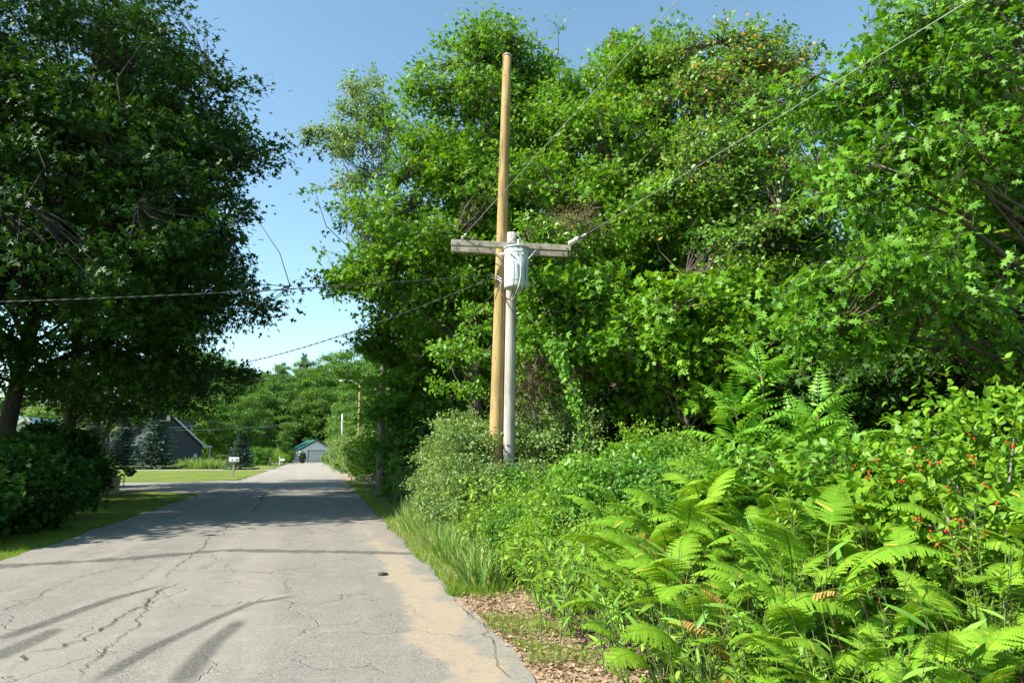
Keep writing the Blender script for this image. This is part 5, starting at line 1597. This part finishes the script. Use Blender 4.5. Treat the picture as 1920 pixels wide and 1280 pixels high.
# sawn limb
sa, sb = P(778, 662, 23.5), P(797, 678, 23.9)
m = MB()
root = empty('sawn_limb', sb, 0, 'sawn-off tree limb poking out of the foliage', 'limb')
e2 = P(850, 745, 25.0)
m.tube([sa - sb, (0, 0, 0), e2 - sb, base_at(860, 25.4) - sb], [0.105, 0.12, 0.14, 0.16], 12); m.build('limb', M['bark_pale'], root)
m = MB(); dvv = (sa - sb).normalized()
m.lathe([(0.10, 0.0), (0.10, 0.008), (0.01, 0.01)], 14, Matrix.Translation(sa - sb) @ dvv.to_track_quat('Z', 'Y').to_matrix().to_4x4()); m.build('cut_face', M['cutwood'], root)

# --- buildings
def gable_house(name, label, loc, rz, w, d, eave, peak, wall, roof, over=0.3, cat='house', thick=0.12, lap=None, ribs=None, rake=None):
    root = empty(name, loc, rz, label, cat)
    m = MB()
    m.add([(-w / 2, 0, -0.1), (w / 2, 0, -0.1), (w / 2, 0, eave), (0, 0, peak), (-w / 2, 0, eave)], [(0, 1, 2, 3, 4)]); m.build('front_wall', wall, root)
    m = MB()
    m.add([(-w / 2, d, -0.1), (w / 2, d, -0.1), (w / 2, d, eave), (0, d, peak), (-w / 2, d, eave)], [(4, 3, 2, 1, 0)]); m.build('back_wall', wall, root)
    for s in (-1, 1):
        m = MB(); m.add([(s * w / 2, 0, -0.1), (s * w / 2, d, -0.1), (s * w / 2, d, eave), (s * w / 2, 0, eave)], [(0, 1, 2, 3)]); m.build('side_wall', wall, root)
    if lap:
        for k in range(int(eave / lap) + int((peak - eave) / lap)):
            z = k * lap
            hw = w / 2 if z < eave else w / 2 * (peak - z) / (peak - eave)
            if hw < 0.15: break
            m = MB(); m.add([(-hw, -0.022, z), (hw, -0.022, z), (hw, -0.003, z + lap * 0.97), (-hw, -0.003, z + lap * 0.97), (-hw, 0, z), (hw, 0, z)], [(0, 1, 2, 3), (0, 4, 5, 1)]); m.build('clapboard', wall, root)
    sl = math.atan2(peak - eave, w / 2)
    ln = math.hypot(peak - eave, w / 2) + over
    for s in (-1, 1):
        Mx = Matrix.Translation((0, 0, peak + 0.02)) @ Matrix.Rotation(s * sl, 4, 'Y')
        m = MB(); m.box((0 if s > 0 else -ln, -over, 0.0), (ln if s > 0 else 0, d + over, thick), Mx); r = m.build('roof', roof, root)
        if ribs:
            nn = int(d / ribs)
            for k in range(nn + 1):
                y = -over + (d + 2 * over) * k / nn
                m = MB(); m.box((0.02 if s > 0 else -ln + 0.02, y - 0.02, thick), (ln - 0.02 if s > 0 else -0.02, y + 0.02, thick + 0.035), Mx); m.build('roof_seam', roof, r)
        if rake:
            m = MB(); m.box((0 if s > 0 else -ln, -over - 0.03, -0.14), (ln if s > 0 else 0, -over - 0.003, thick - 0.01), Mx); m.build('rake_board', rake, root)
    return root
def window(root, x, z, w, h, y, frame, face='front'):
    m = MB()
    for a, b in (((x - w / 2 - .08, y - .05, z - .08), (x + w / 2 + .08, y - .002, z)), ((x - w / 2 - .08, y - .05, z + h), (x + w / 2 + .08, y - .002, z + h + .08)), ((x - w / 2 - .08, y - .05, z), (x - w / 2, y - .002, z + h)), ((x + w / 2, y - .05, z), (x + w / 2 + .08, y - .002, z + h)), ((x - 0.025, y - .045, z), (x + 0.025, y - .003, z + h))):
        m.box(a, b)
    o = m.build('window', frame, root)
    m = MB(); m.box((x - w / 2, y - .02, z), (x + w / 2, y - .008, z + h)); m.build('pane', M['pane'], o)
    return o
# garage at the end of the road
gp = G(592.5, 866.5)
gar = gable_house('garage', 'white garage with green metal roof at the end of the road', gp, R(12), 5.9, 8.5, 2.35, 4.05, M['white_metal'], M['green_roof'], 0.25, 'garage', ribs=0.6, rake=M['dark_roof'])
m = MB(); m.box((-1.55, -0.06, 0), (1.55, -0.003, 2.2)); gd = m.build('garage_door', M['dark_roof'], gar)
for k in range(4):
    m = MB(); m.box((-1.42, -0.10, 0.02 + k * 0.52), (1.42, -0.063, 0.02 + k * 0.52 + 0.505)); m.build('panel', M['doorpanel'], gd)
window(gar, 2.15, 1.05, 0.7, 0.9, 0, M['white'])
for k in range(18):
    x = -2.9 + k * 0.34
    if -1.6 < x < 1.6: continue
    m = MB(); m.box((x, -0.02, 0), (x + 0.035, -0.003, 2.3)); m.build('siding_rib', M['white_metal'], gar)
# dark house
hb = base_at(318, 100)
dk = gable_house('house', 'dark slate house with dormer behind the spruces', (hb.x, hb.y, 0), R(38), 9.6, 12.0, 2.9, 6.9, M['dark_wall'], M['dark_roof'], 0.4, 'house', rake=M['trim'])
sl = math.atan2(4.0, 4.8)
for y0 in (2.2,):
    m = MB(); m.box((1.8, y0, 4.0), (4.0, y0 + 2.2, 5.6)); dr = m.build('dormer', M['dark_wall'], dk)
    m = MB(); m.add([(1.2, y0 - .25, 5.55), (4.3, y0 - .25, 5.55), (4.3, y0 + 1.1, 6.5), (0.6, y0 + 1.1, 6.5), (4.3, y0 + 2.45, 5.55), (1.2, y0 + 2.45, 5.55)], [(0, 1, 2, 3), (3, 2, 4, 5)]); m.build('dormer_roof', M['dark_roof'], dr)
    m = MB(); m.box((4.003, y0 - 0.05, 4.2), (4.06, y0 + 0.18, 5.5)); m.box((4.003, y0 + 2.0, 4.2), (4.06, y0 + 2.25, 5.5)); m.add([(4.25, y0 - .2, 5.55), (4.25, y0 + 1.1, 6.45), (4.25, y0 + 2.4, 5.55)], [(0, 2, 1)]); m.build('dormer_trim', M['trim'], dr)
    m = MB(); m.box((4.003, y0 + 0.6, 4.5), (4.05, y0 + 1.6, 5.4)); m.build('pane', M['pane'], dr)
m = MB(); m.box((4.8, 0.3, 2.55), (6.6, 11.7, 2.8)); m.build('porch_roof', M['trim'], dk)
for y in (0.5, 3.2, 6.0, 8.8, 11.4):
    m = MB(); m.box((6.3, y - 0.09, 0), (6.48, y + 0.09, 2.548)); m.build('porch_post', M['trim'], dk)
m = MB(); m.box((3.6, -0.08, 1.0), (4.1, -0.003, 1.6)); m.build('meter_box', M['trim'], dk)
# white house at the left edge
wp_ = P(44, 850, 62)
wh = gable_house('house', 'white clapboard house with pale blue metal roof', (wp_.x, wp_.y, 0), R(-2), 4.9, 9.0, 3.0, 4.75, M['white'], M['blue_roof'], 0.35, 'house', lap=0.16, ribs=0.5, rake=M['white'])
window(wh, 0.9, 1.3, 0.9, 1.1, -0.02, M['trim'])
wp2 = P(8, 850, 66)
wh2 = gable_house('house', 'rear wing with pale blue roof peeking above the white house', (wp2.x, wp2.y, 0), R(20), 4.2, 4.0, 4.3, 5.6, M['white'], M['blue_roof'], 0.25, 'house', ribs=0.5, rake=M['white'])

# --- mailboxes and yard things
def mailbox(px, by, ty, label, wpx, arm=False):
    g = G(px, by)
    fw = g.x * sy_ + g.y * cy_
    H = P(px, ty, fw).z
    L = wpx / FPX * fw
    root = empty('mailbox', g, -YAW + 0.1, label, 'mailbox', None)
    bh = 0.30 if not arm else 0.22
    zb_ = H - bh
    m = MB()
    if arm:
        m.box((-0.05, -0.05, -0.1), (0.05, 0.05, H + 0.28)); m.build('post', M['white'], root)
        m = MB(); m.box((0.052, -0.04, zb_ - 0.09), (L + 0.1, 0.04, zb_ - 0.01)); m.build('bracket', M['white'], root)
        x0 = 0.12
    else:
        m.box((-0.06, -0.06, -0.1), (0.06, 0.06, zb_ - 0.002)); m.build('post', M['post_wood'], root)
        x0 = -L / 2
    prof = []
    n = 10
    for k in range(n + 1):
        a = math.pi * k / n
        prof.append((math.cos(a) * 0.13, zb_ + bh - 0.13 + math.sin(a) * 0.13))
    prof += [(-0.13, zb_), (0.13, zb_)]
    m = MB()
    k = len(prof)
    m.add([(x0, y, z) for y, z in prof] + [(x0 + L, y, z) for y, z in prof], [tuple(range(k)), tuple(range(2 * k - 1, k - 1, -1))] + [(i, (i + 1) % k, k + (i + 1) % k, k + i) for i in range(k)])
    m.build('box', M['white'], root)
    m = MB(); m.box((x0 + L * 0.75, -0.16, zb_ + 0.1), (x0 + L * 0.78, -0.135, zb_ + 0.32)); m.build('flag', M['rust'], root)
    if not arm:
        m = MB()
        for q in (0.30, 0.36, 0.42):
            m.box((x0 + L * q, -0.134, zb_ + 0.10), (x0 + L * (q + 0.04), -0.1305, zb_ + 0.19))
        m.build('lettering', M['ink'], root)
    return root
mailbox(437, 893, 857, 'near white mailbox on a grey wooden post', 17)
mailbox(523.5, 872, 860, 'far white mailbox on a white side-arm post', 8, True)
# shepherd hook with hanging basket
g = G(232, 913)
fw = g.x * sy_ + g.y * cy_
hk = empty('shepherd_hook', g, 0, 'thin iron hook stand on the shaded lawn corner', 'plant hook')
zt_ = P(232, 877, fw).z
m = MB(); m.tube([(0, 0, -0.1), (0, 0, zt_ - 0.1)] + [tuple(rtv_ * (0.2 - 0.2 * math.cos(a)) + Vector((0, 0, zt_ - 0.1 + 0.1 * math.sin(a)))) for a in np.linspace(0.3, 3.0, 6)], 0.014, 6); m.build('rod', M['dark_iron'], hk)
m = MB(); m.tube([tuple(-rtv_ * 0.05 + Vector((0, 0, -0.1))), tuple(-rtv_ * 0.04 + Vector((0, 0, zt_ * 0.8)))], 0.012, 5); m.build('rod', M['dark_iron'], hk)
def plant_bowl(name, label, loc, r, hh, cat, leafn, lsize, matp, matl, rise):
    root = empty(name, loc, 0, label, cat)
    m = MB(); m.lathe([(r * 0.35, 0), (r * 0.75, hh * 0.35), (r, hh), (r * 0.94, hh), (r * 0.9, hh * 0.92)], 18); m.build('bowl', matp, root)
    rng = np.random.default_rng(int(r * 1000))
    d = rdir(rng, leafn); d[:, 2] = np.abs(d[:, 2])
    pos = d * np.array([r, r, rise]) * rng.random((leafn, 1)) ** 0.4 + np.array([0, 0, hh])
    V, Tt, ti = leaves(pos, d + rng.normal(0, 0.4, (leafn, 3)), rng.normal(size=(leafn, 3)) + np.array([0, 0, 1]), rng.uniform(0.6, 1.2, leafn) * lsize, rng.random(leafn) * 0.9, 'ovate')
    link('foliage', np_mesh('foliage', V, Tt, ti, matl), root)
    return root
bk = P(243, 893, fw)
plant_bowl('hanging_basket', 'dark hanging basket of drooping plants on the hook', bk, 0.22, 0.17, 'basket', 260, 0.12, M['dark_iron'], M['darkbush'], 0.22)
bk2 = P(236, 884, fw)
plant_bowl('hanging_basket', 'smaller dark basket at the top of the hook', bk2, 0.17, 0.12, 'basket', 120, 0.09, M['dark_iron'], M['darkbush'], 0.08)
g = G(203, 926)
pb = empty('planter_box', g, -YAW, 'wooden planter box with plants at the end of the hedge', 'planter')
zz = P(203, 893, g.x * sy_ + g.y * cy_).z
for k in range(4):
    for (a, b) in (((-0.28, -0.28), (0.28, -0.25)), ((0.25, -0.247), (0.28, 0.28))):
        m = MB(); m.box((a[0], a[1], k * zz / 4 + 0.005), (b[0], b[1], (k + 1) * zz / 4 - 0.01)); m.build('plank', M['post_wood'], pb)
m = MB(); m.box((-0.27, -0.245, 0), (0.245, 0.27, zz - 0.05)); m.build('soil', M['soil'], pb)
rng = np.random.default_rng(3)
nn = 260
pos = rng.normal(0, 0.13, (nn, 3)) * np.array([1, 1, 1.1]) + np.array([0, 0, zz + 0.1])
V, Tt, ti = leaves(pos, rng.normal(size=(nn, 3)) + np.array([0, 0, 0.4]), rng.normal(size=(nn, 3)) + np.array([0, 0, 1]), rng.uniform(0.06, 0.13, nn), rng.random(nn) * 0.9, 'ovate')
link('foliage', np_mesh('foliage', V, Tt, ti, M['darkbush']), pb)
# ornamental grasses and flower bed before the dark house
og = []
rb = np.random.default_rng(12)
tp2 = None
for i, (px, by, ty, lb) in enumerate([(352, 877, 851, 'ornamental grass clump at the left end of the flower bed'), (372, 879, 850, 'ornamental grass clump in the middle of the flower bed'), (390, 879, 852, 'broad ornamental grass clump near the right end of the bed'), (405, 879, 851, 'tallest ornamental grass clump of the flower bed'), (335, 876, 858, 'small reddish grass clump beside the spruce')]):
    g = G(px, by)
    hh = P(px, ty, g.x * sy_ + g.y * cy_).z
    o = copy_tree(tp)
    o.name = 'ornamental_grass'
    o.location = g; o.scale = (hh * 2.6, hh * 2.6, hh / 0.55); o.rotation_euler = (0, 0, i)
    tag(o, lb, 'ornamental grass', 'ornamental grasses before the dark house')
# garage surroundings
g = G(567, 868)
sg = plant_bowl('potted_shrub', 'striped dark potted shrub at the garage corner', g, 0.55, 0.5, 'potted plant', 500, 0.25, M['dark_iron'], M['pine'], 1.4)
for i, (px, by, s, lst, j, lb) in enumerate([(612, 870, .75, sh_o, 0, 'yellowish bush before the garage window'), (622, 870, .6, sh_o, 1, 'bush beside the rusty cart'), (490, 872, 1.0, sh_a, 0, 'green bush behind the near mailbox lawn'), (500, 871, 1.05, sh_a, 1, 'green bush left of the far mailbox'), (530, 870, .9, sh_a, 2, 'low green bush behind the far mailbox'), (545, 868, .9, sh_a, 1, 'green bush against the garage side'), (478, 872, 1.1, sh_a, 1, 'tall green bush beside the small spruce'), (515, 869, 1.1, sh_a, 0, 'rounded bush between the bushes at the drive')]):
    put_sh(lst, j, G(px, by), s * (1.25 if lst is sh_a else 1.0), lb, 'bush', 'bushes near the garage')
g = G(618, 869.5)
ct = empty('garden_cart', g, 0.3, 'small rusty cart in the bushes beside the garage', 'cart')
m = MB(); m.add([(-0.5, -0.3, 0.45), (0.5, -0.3, 0.45), (0.5, 0.3, 0.45), (-0.5, 0.3, 0.45), (-0.65, -0.4, 0.85), (0.65, -0.4, 0.85), (0.65, 0.4, 0.85), (-0.65, 0.4, 0.85)], [(3, 2, 1, 0), (0, 1, 5, 4), (1, 2, 6, 5), (2, 3, 7, 6), (3, 0, 4, 7)]); m.build('tray', M['rust'], ct)
for s in (-1, 1):
    m = MB(); m.tube([(s * 0.3, -0.3, 0.25), (s * 0.3, -0.22, 0.25)], 0.25, 14); m.build('wheel', M['dark_iron'], ct)
    m = MB(); m.tube([(0.6, s * 0.25, 0.7), (1.2, s * 0.25, 0.85)], 0.02, 6); m.build('handle', M['rust'], ct)
    m = MB(); m.tube([(0.4, s * 0.2, 0.0), (0.4, s * 0.2, 0.46)], 0.02, 6); m.build('leg', M['rust'], ct)
g = G(506.5, 873)
st = empty('brown_post', g, 0, 'short brown wooden stump post on the far lawn', 'post')
m = MB(); m.tube([(0, 0, -0.05), (0, 0, 0.5), (0.01, 0, 0.95)], [0.11, 0.10, 0.09], 10); m.build('shaft', M['bark'], st)
m = MB(); m.lathe([(0.11, 0.95), (0.12, 0.99), (0.02, 1.05)], 10); m.build('cap', M['post_wood'], st)
# a dark stone and small pebbles on the road
g = G(718, 1079)
m = MB(); m.lathe([(0.03, 0.012), (0.07, 0.02), (0.06, 0.035), (0.02, 0.045)], 9, Matrix.Translation(g)); tag(m.build('road_stone', M['dark_iron']), 'flat dark stone lying on the road', 'stone')
print('done', round(time.time() - T0, 1), 'tris', sum(len(me.polygons) for me in bpy.data.meshes))
